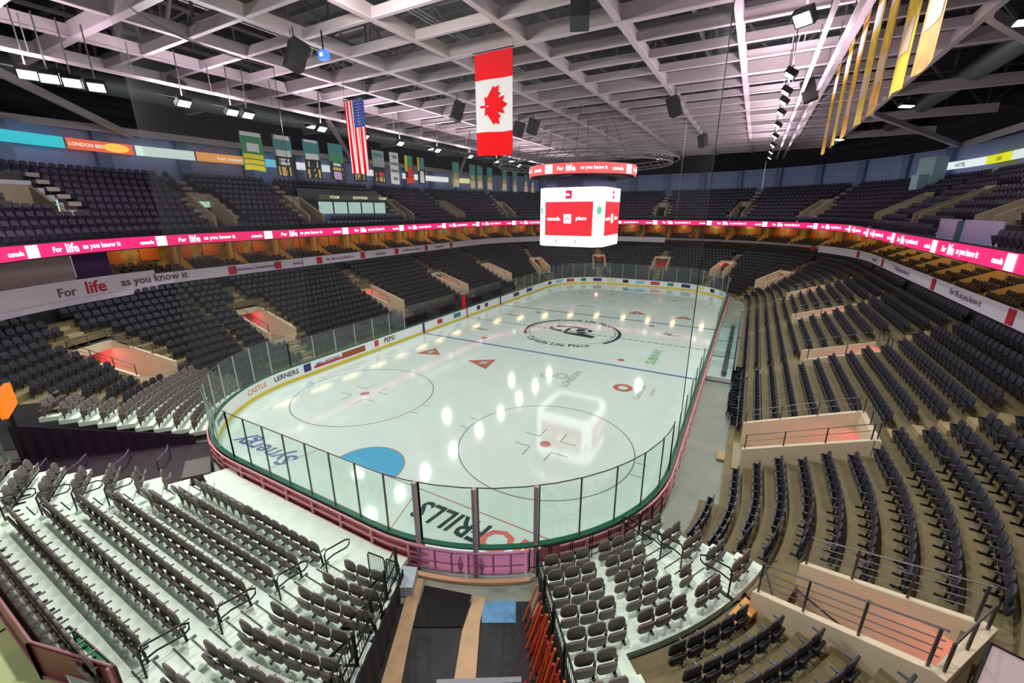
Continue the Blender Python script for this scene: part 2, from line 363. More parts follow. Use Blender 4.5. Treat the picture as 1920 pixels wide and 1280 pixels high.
for i, (y, wd, m) in enumerate(((-5.0, .8, M_REDL), (-1.9, 1.3, mat('ad_teal', (60, 120, 150))), (2.4, .7, M_INK), (4.2, .7, M_INK), (12, 1.6, M_INK), (16, 1.8, MA_NAVY))):
    mb = MB(); loop_rect(mb, *rk(-.012), y+CRN[1], .66, wd, .5, 0); obj('ad_block', mb, m, boards)
L0, L1, L2, L3 = SL[0], SL[1], SL[2], SL[3]
for i in range(14):
    s = L0+1.2+i*2.35; mb = MB(); loop_rect(mb, *rk(-.012), s*1.0, .64, 1.4 if i % 3 else .9, .5, 0)
    obj('ad_block', mb, [M_INK, mat('ad_sky', (150, 200, 220)), MA_RED, mat('ad_green', (60, 140, 90)), MA_NAVY, mat('ad_sand', (226, 214, 170))][i % 6], boards)
for y in (-7.62, 0, 7.62):
    for sx in (-1, 1):
        mb = MB().box((sx*(RX-.012), y, .55), (.03, .22 if y == 0 else .3, 1.0)); obj('line_mark', mb, MA_RED if y == 0 else MA_NAVY, boards)
# ================================================================== glass
glass = thing('rink_glass', 'clear glass screens on slim posts standing on the hockey boards', 'rink glass', (0, RY, 1.1))
def pane_run(s0, s1, z1, pitch=1.45, postm=None, thing_=glass, skip=()):
    n = max(1, round((s1-s0)/pitch)); k = sum(loop_len(*rk(.08)))/ST
    for i in range(n):
        a, b = (s0+(s1-s0)*i/n)*k, (s0+(s1-s0)*(i+1)/n)*k
        obj('glass_pane', loop_strip(MB(), *rk(.08), a+.02, b-.02, 1.11, z1, 1.5, .012), M_GLASS, thing_)
    for i in range(n+1):
        x, y, _, _ = loop_s(*rk(.08), (s0+(s1-s0)*i/n)*k); obj('glass_post', MB().box((x, y, (1.1+z1)/2), (.05, .05, z1-1.1)), postm or M_RAIL, thing_)
M_POSTW = mat('post_pale', (190, 196, 198), rough=.4, metal=.3)
M_POSTD = mat('post_dark', (96, 92, 96), rough=.4, metal=.3)
sL = lambda y: y+CRN[1]
E0 = SL[0]+SL[1]+SL[2]+SL[3]
sR = lambda y: E0+CRN[1]-y
pane_run(G1, ST-SL[7], 3.4, 1.42, M_POSTD); pane_run(ST-SL[7], ST, 3.4, 1.5, M_POSTW)      # near end, left of the gate
pane_run(0, sL(-10.2), 2.9, 1.9, M_POSTW)
pane_run(sL(12), SL[0], 2.9, 2.4, M_POSTW)
pane_run(SL[0], SL[0]+SL[1]+SL[2]+SL[3], 3.4, 2.1, M_POSTW)
pane_run(sR(CRN[1]), sR(3), 2.9, 2.7, M_POSTD); pane_run(sR(-9), sR(-CRN[1]), 2.9, 2.1, M_POSTD)
pane_run(sR(-CRN[1]), G0, 3.4, 1.42, M_POSTD)
mb = MB(); kk = sum(loop_len(*rk(.08)))/ST
loop_strip(mb, *rk(.1), sR(-CRN[1])*kk, (ST)*kk, 3.4, 3.43, 1, .03); loop_strip(mb, *rk(.1), (ST-.01)*kk, (ST+sL(-10.2))*kk, 2.9, 2.93, 1, .03)
obj('top_edge', mb, M_POSTD, glass)
# ================================================================== gate at the tunnel
gate = thing('rink_gate', 'wide pink-lit steel gate in the boards at the head of the floor tunnel', 'gate', (8.3, -29.9, 0))
M_GPINK = mat('gate_pink', (255, 214, 234), rough=.4)
nt_ = M_GPINK.node_tree; tr_ = nt_.nodes.new('ShaderNodeBsdfTranslucent'); tr_.inputs[0].default_value = (*lin((255, 205, 232)), 1); mx_ = nt_.nodes.new('ShaderNodeMixShader'); mx_.inputs[0].default_value = .6
nt_.links.new(nt_.nodes['Principled BSDF'].outputs[0], mx_.inputs[1]); nt_.links.new(tr_.outputs[0], mx_.inputs[2]); nt_.links.new(mx_.outputs[0], nt_.nodes['Material Output'].inputs[0]); M_GPUR = mat('gate_purple', (172, 112, 158), rough=.4)
gk = sum(loop_len(*rk(.2)))/ST
for a, b in ((G0+.06, (G0+G1)/2-.04), ((G0+G1)/2+.04, G1-.06)):
    leaf = obj('gate_leaf', loop_strip(MB(), *rk(.2), a*gk, b*gk, .18, 1.0, .4, .04), M_GPINK, gate)
    fr = MB()
    for z in (.16, .5, .98): loop_strip(fr, *rk(.28), a*gk*1.005, b*gk*1.005, z, z+.04, .4, .05)
    for i in range(4):
        x, y, _, _ = loop_s(*rk(.3), (a+.08+(b-a-.16)*i/3)*sum(loop_len(*rk(.3)))/ST); fr.box((x, y, .58), (.05, .05, .85))
    obj('gate_frame', fr, M_GPUR, leaf)
for s in (G0, (G0+G1)/2, G1):
    x, y, _, _ = loop_s(*rk(.18), s*sum(loop_len(*rk(.18)))/ST)
    obj('gate_post', MB().box((x, y, 1.72), (.13, .13, 3.44)), mat('gate_post_grey', (168, 146, 160), rough=.4), gate)
mb = MB(); 
for a in (-.35, .35):
    x, y, _, _ = loop_s(*rk(.34), ((G0+G1)/2+a)*sum(loop_len(*rk(.34)))/ST); mb.box((x, y, .55), (.14, .1, .3)); mb.bar((x, y, .2), (x, y, .9), .05, .05)
obj('gate_latch', mb, M_GPUR, gate)
pane_run(G0, G1, 3.4, 1.9, M_POSTD, gate)
obj('threshold', loop_strip(MB(), *rk(.42), G0*sum(loop_len(*rk(.42)))/ST, G1*sum(loop_len(*rk(.42)))/ST, 0, .1, .4, .16), mat('threshold_tan', (214, 170, 130)), gate)
# ================================================================== seating geometry
OH = lambda k: 1.9+.76*k                      # offset of seat backs in fixed row k
ZF = lambda o: max(.02, .25+.48*(o-2.75))     # tread height at that offset
def dist_side(px, py, ax, ay, dx, dy): return (px-ax)*dy-(py-ay)*dx   # >0: right of the line
RTL = ((6.1, -31.0), (.5, -.866)); RTR = ((10.15, -29.25), (.57, -.82))       # right tunnel, left and right edge
LTN = ((-4.7, -31.9), (-.80, -.60)); LTF = ((-9.3, -29.5), (-.74, -.67))      # left tunnel, near and far edge
def theta(x, y):   # degrees below the horizontal about the near corner centre
    return math.degrees(math.atan2(-(y+CRN[1]), abs(x)-CRN[0]))
# vomitories of the lower bowl: centre of the front, direction outward, length, width, rim heights, label
VOMS = []
def vom(cx, cy, ang, L, wd, z0, z1, label): VOMS.append((cx, cy, math.radians(ang), L, wd, z0, z1, label))
vom(16.75, -27.35, -35, 3.4, 1.9, 2.05, 3.5, 'pale open stairwell with double rails in the near right corner stand')
vom(15.7, -17.9, 0, 4.4, 2.6, 1.45, 3.15, 'wide pale open stairwell at ice level on the right stand')
vom(18.9, -6, 0, 4.0, 1.9, 2.45, 3.7, 'cream stairwell cut in the right stand beside the penalty boxes')
vom(19.0, 6, 0, 3.7, 1.9, 2.5, 3.7, 'cream stairwell in the right stand level with the centre circle')
vom(19.2, 18.3, 0, 3.4, 1.9, 2.5, 3.7, 'cream stairwell in the far part of the right stand')
vom(16.6, 27.6, 35, 3.4, 1.9, 2.5, 3.8, 'orange-lit stairwell in the far right corner stand')
vom(10.6, 34.4, 65, 3.0, 1.9, 2.8, 4.0, 'red-lit stairwell behind the far glass, right of the scoreboard cube')
vom(1.5, 36.3, 90, 3.0, 2.2, 2.8, 4.0, 'red-lit stairwell with aisle above it behind the middle of the far glass')
vom(-8.6, 35.3, 112, 3.0, 1.9, 2.8, 4.0, 'red-lit stairwell directly below the scoreboard cube')
vom(-15.9, 27.8, 145, 3.4, 1.9, 2.5, 3.8, 'small red-lit stairwell in the far left corner stand')
vom(-17.6, 18, 180, 4.2, 1.9, 2.4, 3.8, 'long stairwell at the far end of the left stand')
vom(-17.6, 6, 180, 4.6, 1.9, 2.4, 3.8, 'pink stairwell in the left stand beyond the benches')
vom(-17.9, -6, 180, 4.9, 1.9, 2.4, 3.8, 'pink stairwell in the left stand behind the near bench')
vom(-18.3, -18.9, 180, 4.8, 2.0, 2.4, 3.7, 'pink and tan stairwell in the left stand above the near corner glass')
vom(-17.6, -27.95, 180+25, 4.2, 2.5, 2.2, 3.6, 'large pink and cream stairwell in the near left corner stand')
def vlocal(v, x, y):
    cx, cy, a = v[:3]; dx, dy = x-cx, y-cy
    return dx*math.cos(a)+dy*math.sin(a), -dx*math.sin(a)+dy*math.cos(a)
def in_vom(x, y, pad=0, front=0, aisle=None):
    for v in VOMS:
        t, l = vlocal(v, x, y)
        if -front < t < v[3]+pad and abs(l) < v[4]/2+pad: return True
        if aisle and -7 < t < 16 and abs(l) < aisle: return True
    return False
def zone(x, y, k):
    """whether fixed row k of the lower bowl exists at x, y"""
    if not inside(BN[0]-.05, BN[1]-.05, BN[2]-.05, x, y): return False
    if y < -CRN[1]:
        if abs(x) <= CRN[0]: return False
        th = theta(x, y)
        if x > 0:
            if th > 20 and k < 4: return False
            if th > 45.5: return k >= 10 and dist_side(x, y, *RTR[0], *RTR[1]) < -.4
            return True
        if th > 20 and k < 4: return False
        return dist_side(x, y, *LTF[0], *LTF[1]) > .6 and (th < 44 or k >= 7)
    if abs(y) <= CRN[1]: return k >= 1
    return k >= 1
# base parameter samples shared by all rows
SEGN = [150, 96, 36, 96, 150, 96, 36, 96]
def terr(name, m, rows, ohf, zf, wd, pred, base, back=.26, label=None):
    mb = MB()
    for k in rows:
        o1, o2, z, zl = ohf(k)-wd+back, ohf(k)+back, zf(k), zf(k-1)
        for sg in range(8):
            n = SEGN[sg]
            for i in range(n):
                f0, f1 = i/n, (i+1)/n
                pm = loop_sf(base[0]+(o1+o2)/2, base[1]+(o1+o2)/2, base[2]+(o1+o2)/2, sg, (f0+f1)/2)
                if not pred(pm[0], pm[1], k): continue
                a, b = [loop_sf(base[0]+o1, base[1]+o1, base[2]+o1, sg, f)[:2] for f in (f0, f1)]
                c, d = [loop_sf(base[0]+o2, base[1]+o2, base[2]+o2, sg, f)[:2] for f in (f1, f0)]
                mb.add([(*a, z), (*b, z), (*c, z), (*d, z), (*a, zl-.02), (*b, zl-.02)], [(0, 1, 2, 3), (0, 4, 5, 1)])
    return struct(name, mb, m, label)
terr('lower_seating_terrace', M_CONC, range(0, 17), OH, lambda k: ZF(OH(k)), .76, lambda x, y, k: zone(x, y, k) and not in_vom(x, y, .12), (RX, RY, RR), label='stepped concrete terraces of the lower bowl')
# aisle steps above and below each stairwell
mb = MB()
for v in VOMS:
    a = v[2]; c, s = math.cos(a), math.sin(a)
    for k in range(1, 15):
        for half in (0, 1):
            # walk along the aisle line and find where the row's front lies
            t = None
            for q in np.arange(-6, 14, .05):
                x, y = v[0]+c*q, v[1]+s*q
                ax, ay = abs(x)-CRN[0], abs(y)-CRN[1]
                o = (abs(x)-RX if ay <= 0 else (abs(y)-RY if ax <= 0 else math.hypot(ax, ay)-RR))
                if o > OH(k)-.5-.38*(1-half)*1 + (0 if half else 0): t = q; break
            if t is None: continue
            x, y = v[0]+c*t, v[1]+s*t
            if half == 1 or (-.5 < t < v[3]+.3) or not zone(x, y, k) : continue
            z = ZF(OH(k)); zl = ZF(OH(k-1)); h = (z-zl)/2
            mb.box((x+c*.18, y+s*.18, zl+h/2+.01), (.36, .9, h+.02), rz=a)
struct('aisle_steps', mb, mat('step_tan', (172, 150, 112), rough=.8), 'pale half steps in the aisles of the lower bowl')
# ---- stairwells
M_VBACK = emis('stairwell_glow', (255, 70, 70), .75); M_VFLOOR = mat('stairwell_floor', (150, 140, 112), rough=.8)
for i, v in enumerate(VOMS):
    cx, cy, a, L, wd, z0, z1, label = v; c, s = math.cos(a), math.sin(a)
    W = lambda t, l, z: (cx+c*t-s*l, cy+s*t+c*l, z)
    zf = z0-(1.15 if i < 2 else 1.05); T = thing('stairwell_enclosure', label, 'stairwell', (cx, cy, zf), 'stairwells of the lower bowl')
    for sd in (-1, 1):
        l0, l1 = sd*wd/2, sd*(wd/2+.2); mb = MB()
        V = [W(0, l0, zf-.3), W(L, l0, zf-.3), W(L, l0, z1), W(0, l0, z0), W(0, l1, zf-.3), W(L, l1, zf-.3), W(L, l1, z1), W(0, l1, z0)]
        mb.add(V, [(0, 1, 2, 3), (7, 6, 5, 4), (3, 2, 6, 7), (0, 3, 7, 4), (1, 5, 6, 2), (0, 4, 5, 1)]); obj('side_wall', mb, M_TAN, T)
    mb = MB(); zt = zf+2.1
    V = [W(L-.02, -wd/2-.2, zt-.2), W(L-.02, wd/2+.2, zt-.2), W(L-.02, wd/2+.2, max(z1, zt)+.0), W(L-.02, -wd/2-.2, max(z1, zt)+.0)]
    V2 = [W(L+.2, -wd/2-.2, zt-.2), W(L+.2, wd/2+.2, zt-.2), W(L+.2, wd/2+.2, max(z1, zt)), W(L+.2, -wd/2-.2, max(z1, zt))]
    mb.add(V+V2, [(0, 1, 2, 3), (7, 6, 5, 4), (3, 2, 6, 7), (0, 4, 5, 1), (0, 3, 7, 4), (1, 5, 6, 2)]); obj('head_wall', mb, M_TAN, T)
    mb = MB(); mb.add([W(-.3, -wd/2, zf), W(-.3, wd/2, zf), W(L+2.2, wd/2, zf), W(L+2.2, -wd/2, zf)], [(0, 1, 2, 3)]); obj('floor_slab', mb, M_VFLOOR, T)
    mb = MB(); mb.add([W(L+2, -wd/2, zf), W(L+2, wd/2, zf), W(L+2, wd/2, zt), W(L+2, -wd/2, zt), W(L, -wd/2, zt), W(L, wd/2, zt)], [(0, 1, 2, 3), (3, 2, 5, 4)])
    mb.add([W(L, -wd/2, zf), W(L+2, -wd/2, zf), W(L+2, -wd/2, zt), W(L, -wd/2, zt)], [(0, 1, 2, 3)]); mb.add([W(L, wd/2, zf), W(L+2, wd/2, zf), W(L+2, wd/2, zt), W(L, wd/2, zt)], [(0, 1, 2, 3)])
    obj('passage_wall', mb, mat('passage_plaster', (232, 160, 150), rough=.7), T)
    lp = W(L+.9, 0, zt-.12); obj('passage_lamp_glass', MB().box((lp[0], lp[1], lp[2]+.06), (.5, .5, .06), rz=a), emis('passage_lamp', (255, 90, 90), 5), T)
    area('passage_lamp', lp, W(L-2.6, 0, zf+.3), .5, .5, VOM_W*(2.2 if wd > 2.2 else 1.4), (1, .2, .22), T)
    near = (cx-CAMP[0])**2+(cy-CAMP[1])**2 < 26**2 or i in (14,)
    for sd in (-1, 1):
        mb = MB(); l = sd*(wd/2+.1); hh = .95 if i == 0 else .7
        n = 4 if near else 3
        for z in ([.3, .5, .7, hh] if i == 0 else ([hh, .4] if near else [hh])): mb.tube([W(.1, l, z0+z), W(L, l, z1+z)], .022 if z == hh else .014, 5)
        for q in range(n):
            t = .1+(L-.2)*q/(n-1); zz = z0+(z1-z0)*t/L; mb.bar(W(t, l, zz), W(t, l, zz+hh), .045, .045)
        obj('guard_rail', mb, M_RAIL, T)
    mb = MB(); mb.tube([W(L+.1, -wd/2, z1+.7), W(L+.1, wd/2, z1+.7)], .022, 5)
    for l in (-wd/2, 0, wd/2): mb.bar(W(L+.1, l, z1), W(L+.1, l, z1+.7), .045, .045)
    obj('head_rail', mb, M_RAIL, T)
    if i == 0:
        mb = MB(); mb.tube([W(.3, .2, zf+.35), W(.4, .2, zf+.95), W(2.6, .2, zf+.8), W(2.6, .2, zf+.02)], .025, 6); mb.tube([W(-.5, .75, zf+.9), W(-.6, .3, zf+.9), W(.2, -.5, zf+.85), W(3.3, -.75, z0+.2)], .022, 6); obj('stair_handrail', mb, M_BLK, T)
# ================================================================== retractable platforms
ZJ = lambda j: .55+.2*j
OL = lambda k: 1.95+.76*k      # left block rows
OR = lambda j: 1.0+.76*j       # right block rows
XL = lambda k: -3.4-.33*k
def strip(mb, pts, nrm, f, b, z, zb=None):
    """platform slab along a polyline; front edge toward the ice by f, back edge by b"""
    zb = max(.05, z-.22) if zb is None else zb; n = len(pts); V = []
    for (x, y), (nx, ny) in zip(pts, nrm): V += [(x+nx*f, y+ny*f, z), (x-nx*b, y-ny*b, z), (x-nx*b, y-ny*b, zb), (x+nx*f, y+ny*f, zb)]
    F = [(0, 3, 2, 1), (4*n-4, 4*n-3, 4*n-2, 4*n-1)]
    for i in range(n-1):
        for q in range(4): F.append((4*i+q, 4*i+(q+1) % 4, 4*i+4+(q+1) % 4, 4*i+4+q))
    mb.add(V, F)
def arc_pts(sx, R, a0, a1, n=14):
    """angles in degrees below the horizontal; sx=+1 right corner, -1 left corner"""
    P, N = [], []
    for i in range(n+1):
        a = math.radians(a0+(a1-a0)*i/n); P.append((sx*(CRN[0]+R*math.cos(a)), -CRN[1]-R*math.sin(a))); N.append((-sx*math.cos(a), math.sin(a)))
    return P, N
UB = (-.883, .469)
plat = {'left': MB(), 'mid': MB(), 'right': MB(), 'corner': MB()}
def tun_limit(sx, R, line, sign, lo, hi, off):
    """angle where the arc of radius R meets the tunnel line"""
    best = None
    for q in np.arange(lo, hi, .25):
        a = math.radians(q); x, y = sx*(CRN[0]+R*math.cos(a)), -CRN[1]-R*math.sin(a)
        if sign*dist_side(x, y, *line[0], *line[1]) > off: best = q if best is None else (max(best, q) if sign*1 and off is not None else q)
    return best
def limit(sx, R, ok, seq):
    last = seq[0]
    for q in seq:
        a = math.radians(q)
        if not ok(sx*(CRN[0]+R*math.cos(a)), -CRN[1]-R*math.sin(a)): break
        last = q
    return last
okS = lambda x, y: dist_side(x, y, *RTL[0], *RTL[1]) > -.02 if False else dist_side(x, y, *RTL[0], *RTL[1]) < 0
# sign check: a point far left of the right tunnel must be accepted
sgnL = 1 if dist_side(0, -35, *RTL[0], *RTL[1]) > 0 else -1
sgnR = 1 if dist_side(14, -30, *RTR[0], *RTR[1]) > 0 else -1
sgnN = 1 if dist_side(0, -35, *LTN[0], *LTN[1]) > 0 else -1
sgnF = 1 if dist_side(-16, -27, *LTF[0], *LTF[1]) > 0 else -1
left_of = lambda x, y, m=0: sgnL*dist_side(x, y, *RTL[0], *RTL[1]) > m
right_of = lambda x, y, m=0: sgnR*dist_side(x, y, *RTR[0], *RTR[1]) > m
near_of = lambda x, y, m=0: sgnN*dist_side(x, y, *LTN[0], *LTN[1]) > m
far_of = lambda x, y, m=0: sgnF*dist_side(x, y, *LTF[0], *LTF[1]) > m
SEATS = []   # x, y, z, facing angle, kind, block, row, position
fa = lambda nx, ny: math.atan2(ny, nx)-PI/2     # rotation that turns local +y to the normal
noses = MB()
# walkway between the boards and the first rows
P, N = arc_pts(1, RR+.95, 90, limit(1, RR+.95, lambda x, y: left_of(x, y, .1), np.arange(90, 40, -.5)))
strip(plat['mid'], P, N, .62, .5, .42); strip(plat['left'], [(4.42, -31.35), (-4.0, -31.35)], [(0, 1), (0, 1)], .55, .6, .42)
strip(plat['left'], [(-4.0, -31.35), (-5.2, -31.0)], [(0, 1), (.45, .89)], .55, .6, .42)
for k in range(8):
    z = ZJ(k); yk = -RY-OL(k); xl = XL(k)
    n2 = (-UB[1]*-1, UB[0]*-1)           # normal of the bent part, toward the ice
    n2 = (.469, .883)
    ln = .52*(2+k)+1.4
    Pts = [(4.42, yk), (xl-.5, yk), (xl-.5+UB[0]*ln, yk+UB[1]*ln)]
    while not near_of(Pts[2][0], Pts[2][1], .1) and ln > .3: ln -= .1; Pts[2] = (xl-.5+UB[0]*ln, yk+UB[1]*ln)
    strip(plat['left'], Pts, [(0, 1), (.24, .97), n2], .5, .26, z)
    n = int(round((3.6-xl)/.515))+1
    for i in range(n): SEATS.append((3.6-i*.515, yk+.1, z, 0, 'brown', 'wide block left of the floor tunnel', k, i))
    m = 0
    while True:
        x, y = xl-1.15+UB[0]*(.3+.515*m), yk+.2+UB[1]*(.3+.515*m)
        if not near_of(x, y, .35) or m > 9: break
        SEATS.append((x, y, z, fa(*n2), 'brown', 'angled block beyond the left aisle', k, m)); m += 1
    # small block beside the tunnel
    R = RR+OL(k); e = limit(1, R, lambda x, y: left_of(x, y, .12), np.arange(88, 40, -.25))
    P, N = arc_pts(1, R, 90, e); strip(plat['mid'], P, N, .5, .27, z)
    a = math.degrees(math.acos((5.25-CRN[0])/R)); i = 0
    while a > e+.4:
        q = math.radians(a); SEATS.append((CRN[0]+(R-.1)*math.cos(q), -CRN[1]-(R-.1)*math.sin(q), z, fa(-math.cos(q), math.sin(q)), 'brown', 'small block beside the left edge of the tunnel', k, i)); i += 1; a -= math.degrees(.515/R)
    if k:
        noses.box((4.45, yk+.49, z+.012), (1.0, .03, .02)); noses.box((4.45, yk+.86, z-.08), (1.0, .03, .02)); plat['mid'].box((4.45, yk+.68, z-.15), (1.0, .36, .1))
        noses.box((xl-.75, yk+.5, z+.012), (.9, .03, .02)); noses.box((xl-.6, yk+.86, z-.08), (.9, .03, .02)); plat['left'].box((xl-.6, yk+.68, z-.15), (.9, .36, .1))
for j in range(10):
    z = ZJ(j); R = RR+OR(j); e = limit(1, R, lambda x, y: right_of(x, y, .12), np.arange(30 if j < 5 else 45.5, 80, .25)) if True else 0
    lo = 20 if j < 5 else 45.5
    P, N = arc_pts(1, R, lo, e); strip(plat['right'], P, N, .5, .27, z)
    a = e-math.degrees(.3/R); i = 0; da = math.degrees(.53/R)
    while a > lo+1.9:
        if not (26.3 < a < 31 and j < 5):
            q = math.radians(a); SEATS.append((CRN[0]+(R-.1)*math.cos(q), -CRN[1]-(R-.1)*math.sin(q), z, fa(-math.cos(q), math.sin(q)), 'brown',
                'curved block right of the tunnel' if a > 29 else 'pairs of seats past the right aisle', j, i)); i += 1
            a -= da*(1.55 if (i % 3 == 0 and a > 31) else 1)
        else:
            if a > 30.5 or True:
                q = math.radians(28.6)
            a = 26.2
    if 0 < j < 5:
        q = math.radians(28.6); c_, s_ = math.cos(q), math.sin(q)
        for dr, dz in ((.5, .012), (.87, -.09)): noses.box((CRN[0]+(R-dr)*c_, -CRN[1]-(R-dr)*s_, z+dz), (.03, .9, .02), rz=-q)
        plat['right'].box((CRN[0]+(R-.68)*c_, -CRN[1]-(R-.68)*s_, z-.15), (.36, .9, .1), rz=-q)
    # far left corner block beyond the left tunnel
    if j < 9:
        e = limit(-1, R, lambda x, y: far_of(x, y, .15), np.arange(24, 90, .25)); lo = 20 if j < 5 else 43
        if e > lo+2:
            P, N = arc_pts(-1, R, lo, e); strip(plat['corner'], P, N, .5, .27, z)
            a = e-math.degrees(.3/R); i = 0
            while a > lo+.8:
                q = math.radians(a); SEATS.append((-CRN[0]-(R-.1)*math.cos(q), -CRN[1]-(R-.1)*math.sin(q), z, fa(math.cos(q), math.sin(q)), 'brown', 'left corner block beyond the dark gap', j, i)); i += 1; a -= math.degrees(.515/R)
for n_, l_ in (('left', 'mint-white stepped platform under the wide left block'), ('mid', 'mint-white stepped platform beside the floor tunnel'), ('right', 'mint-white curved platform right of the floor tunnel'), ('corner', 'mint-white platform of the far left corner block')):
    struct('platform_floor', plat[n_], M_WHITE_PLAT, l_)
struct('step_nosing', noses, M_BLK, 'black edges of the aisle steps')
# ================================================================== seat models
def rounded(wd, ht, th, n=4, top=.5, bot=.25):
    """panel with rounded corners in the local xz plane, thickness along y"""
    pts = []
    for cx, cz, a0, r in ((wd/2, ht/2, 0, top), (-wd/2, ht/2, 90, top), (-wd/2, -ht/2, 180, bot), (wd/2, -ht/2, 270, bot)):
        r = r*wd/2; ccx, ccz = cx-math.copysign(r, cx), cz-math.copysign(r, cz)
        for i in range(n+1):
            a = math.radians(a0+90*i/n); pts.append((ccx+r*math.cos(a), ccz+r*math.sin(a)))
    return pts
def panel(mb, wd, ht, th, y, z, tilt, n=4, top=.5, bot=.25, dish=.02):
    pts = rounded(wd, ht, th, n, top, bot); m = len(pts); c, s = math.cos(tilt), math.sin(tilt); V = []
    for sc, yy in ((.94, -th/2), (1, -th/4), (1, th/4), (.94, th/2)):
        for px, pz in pts:
            b = -dish*(1-(px/(wd/2))**2)
            lx, ly, lz = px*sc, yy+b, pz*sc; V.append((lx, y+ly*c-lz*s, z+ly*s+lz*c))
    F = [tuple(range(m)), tuple(range(3*m, 4*m))[::-1]]
    for q in range(3):
        for i in range(m): F.append((q*m+i, (q+1)*m+i, (q+1)*m+(i+1) % m, q*m+(i+1) % m))
    return mb.add(V, F)
def seat_proto(kind):
    pm = M_SEATB if kind == 'brown' else M_SEATD; am = M_ARMG if kind == 'brown' else M_ARM
    back = (panel(MB(), .46, .44, .055, -.1, .735, .05, 5, .85, .5) if kind == 'brown' else panel(MB(), .47, .42, .055, -.12, .72, .1, 4, .6, .3)).mesh('backrest_mesh', pm, True)
    base = (panel(MB(), .48, .36, .075, -.17, .385, .22, 4, .35, .5) if kind == 'brown' else panel(MB(), .48, .34, .075, -.17, .4, .2, 4, .3, .5)).mesh('seat_mesh', pm, True)
    arm = MB().box((.255, -.02, .61), (.045, .23, .035)).bar((.255, -.1, .45), (.255, -.1, .6), .035, .05).mesh('armrest_mesh', am)
    leg = MB().bar((.255, -.06, .0), (.255, -.1, .48), .05, .06).box((.255, -.02, .02), (.06, .3, .04)).bar((0, -.06, .3), (.255, -.06, .3), .03, .04).mesh('leg_mesh', M_BLK)
    foot = None
    return [('backrest', back), ('seat', base), ('armrest', arm), ('leg', leg)]
PROTO = {'brown': seat_proto('brown'), 'black': seat_proto('black')}
def low_seat(mbl, x, y, z, a, legs=True):
    c, s = math.cos(a), math.sin(a)
    def tr(P): return [(x+px*c-py*s, y+px*s+py*c, z+pz) for px, py, pz in P]
    w_ = .215
    B = [(-w_, -.08, .46), (w_, -.08, .46), (w_, -.13, .78), (w_*.6, -.15, .87), (-w_*.6, -.15, .87), (-w_, -.13, .78)]
    B2 = [(p[0], p[1]-.055, p[2]) for p in B]
    S = [(-.2, .0, .26), (.2, .0, .26), (.2, .1, .58), (-.2, .1, .58)]; S2 = [(p[0], p[1]-.06, p[2]) for p in S]
    mbl.add(tr(B+B2), [tuple(range(6))[::-1], tuple(range(6, 12))]+[(i, (i+1) % 6, 6+(i+1) % 6, 6+i) for i in range(6)])
    mbl.add(tr(S+S2), [(3, 2, 1, 0), (4, 5, 6, 7)]+[(i, (i+1) % 4, 4+(i+1) % 4, 4+i) for i in range(4)])
    if legs:
        Lg = [(.235, -.12, 0), (.275, -.12, 0), (.275, .08, .6), (.235, .08, .6), (.235, -.18, .6), (.275, -.18, .6)]
        mbl.add(tr(Lg), [(0, 1, 2, 3), (3, 2, 5, 4), (0, 4, 5, 1), (0, 3, 4), (1, 5, 2)])
def pix(x, y, z):
    d = np.array([x, y, z])-np.array(CAMP); zz = d@FW
    if zz <= .2: return None
    return 960+FPX*(d@RT)/zz, 640-FPX*(d@UP)/zz, zz
# fixed seats of the lower bowl
FIX = []
for k in range(0, 17):
    o = OH(k); hx, hy, r = rk(o-.1); T = sum(loop_len(hx, hy, r)); n = int(T/.54)
    for i in range(n):
        x, y, nx, ny = loop_s(hx, hy, r, (i+.5)*.54)
        if not zone(x-nx*.15, y-ny*.15, k): continue
        if in_vom(x, y, .62, .7, .62): continue
        if not zone(x+ny*.5, y-nx*.5, k) or not zone(x-ny*.5, y+nx*.5, k): continue
        FIX.append((x, y, ZF(o), fa(nx, ny), 'black', None, k, i))
def vis(s):
    p = pix(s[0], s[1], s[2]+.6)
    return p is not None and -30 < p[0] < 1950 and -30 < p[1] < 1310
FIXV = sorted([s for s in FIX if vis(s)], key=lambda s: pix(s[0], s[1], s[2])[2])
BRV = sorted([s for s in SEATS if vis(s)], key=lambda s: pix(s[0], s[1], s[2])[2])
near_br = BRV[:205]; rest_br = BRV[205:]          # the 300 that show largest in the photo
near_fix = FIXV[:95]; rest_fix = FIXV[95:]
def put_seat(kind, x, y, z, a, label, group):
    r = thing('stadium_seat', label, 'seat', (x, y, z), group); r.rotation_euler = (0, 0, a)
    for nm, me in PROTO[kind]:
        o = bpy.data.objects.new(nm, me); C.objects.link(o); o.parent = r
for s in near_br:
    rowt = ORD[s[6]]; pos = ORD[s[7]] if s[7] < 20 else 'last'
    frm = 'from the tunnel side' if 'left block' not in s[5] and 'angled' not in s[5] else 'from its right end'
    if 'wide' in s[5] or 'small' in s[5]: frm = 'from the aisle'
    if 'angled' in s[5]: frm = 'from the aisle'
    short = {'wide block left of the floor tunnel': 'wide block left of the tunnel', 'angled block beyond the left aisle': 'angled block past left aisle', 'small block beside the left edge of the tunnel': 'small block left of tunnel',
             'curved block right of the tunnel': 'block right of tunnel', 'pairs of seats past the right aisle': 'far right platform block', 'left corner block beyond the dark gap': 'left corner block'}[s[5]]
    put_seat('brown', s[0], s[1], s[2], s[3], '%s grey-brown seat %s, %s row up, %s' % (pos, frm, rowt, short), 'grey-brown folding seats on the white platforms')
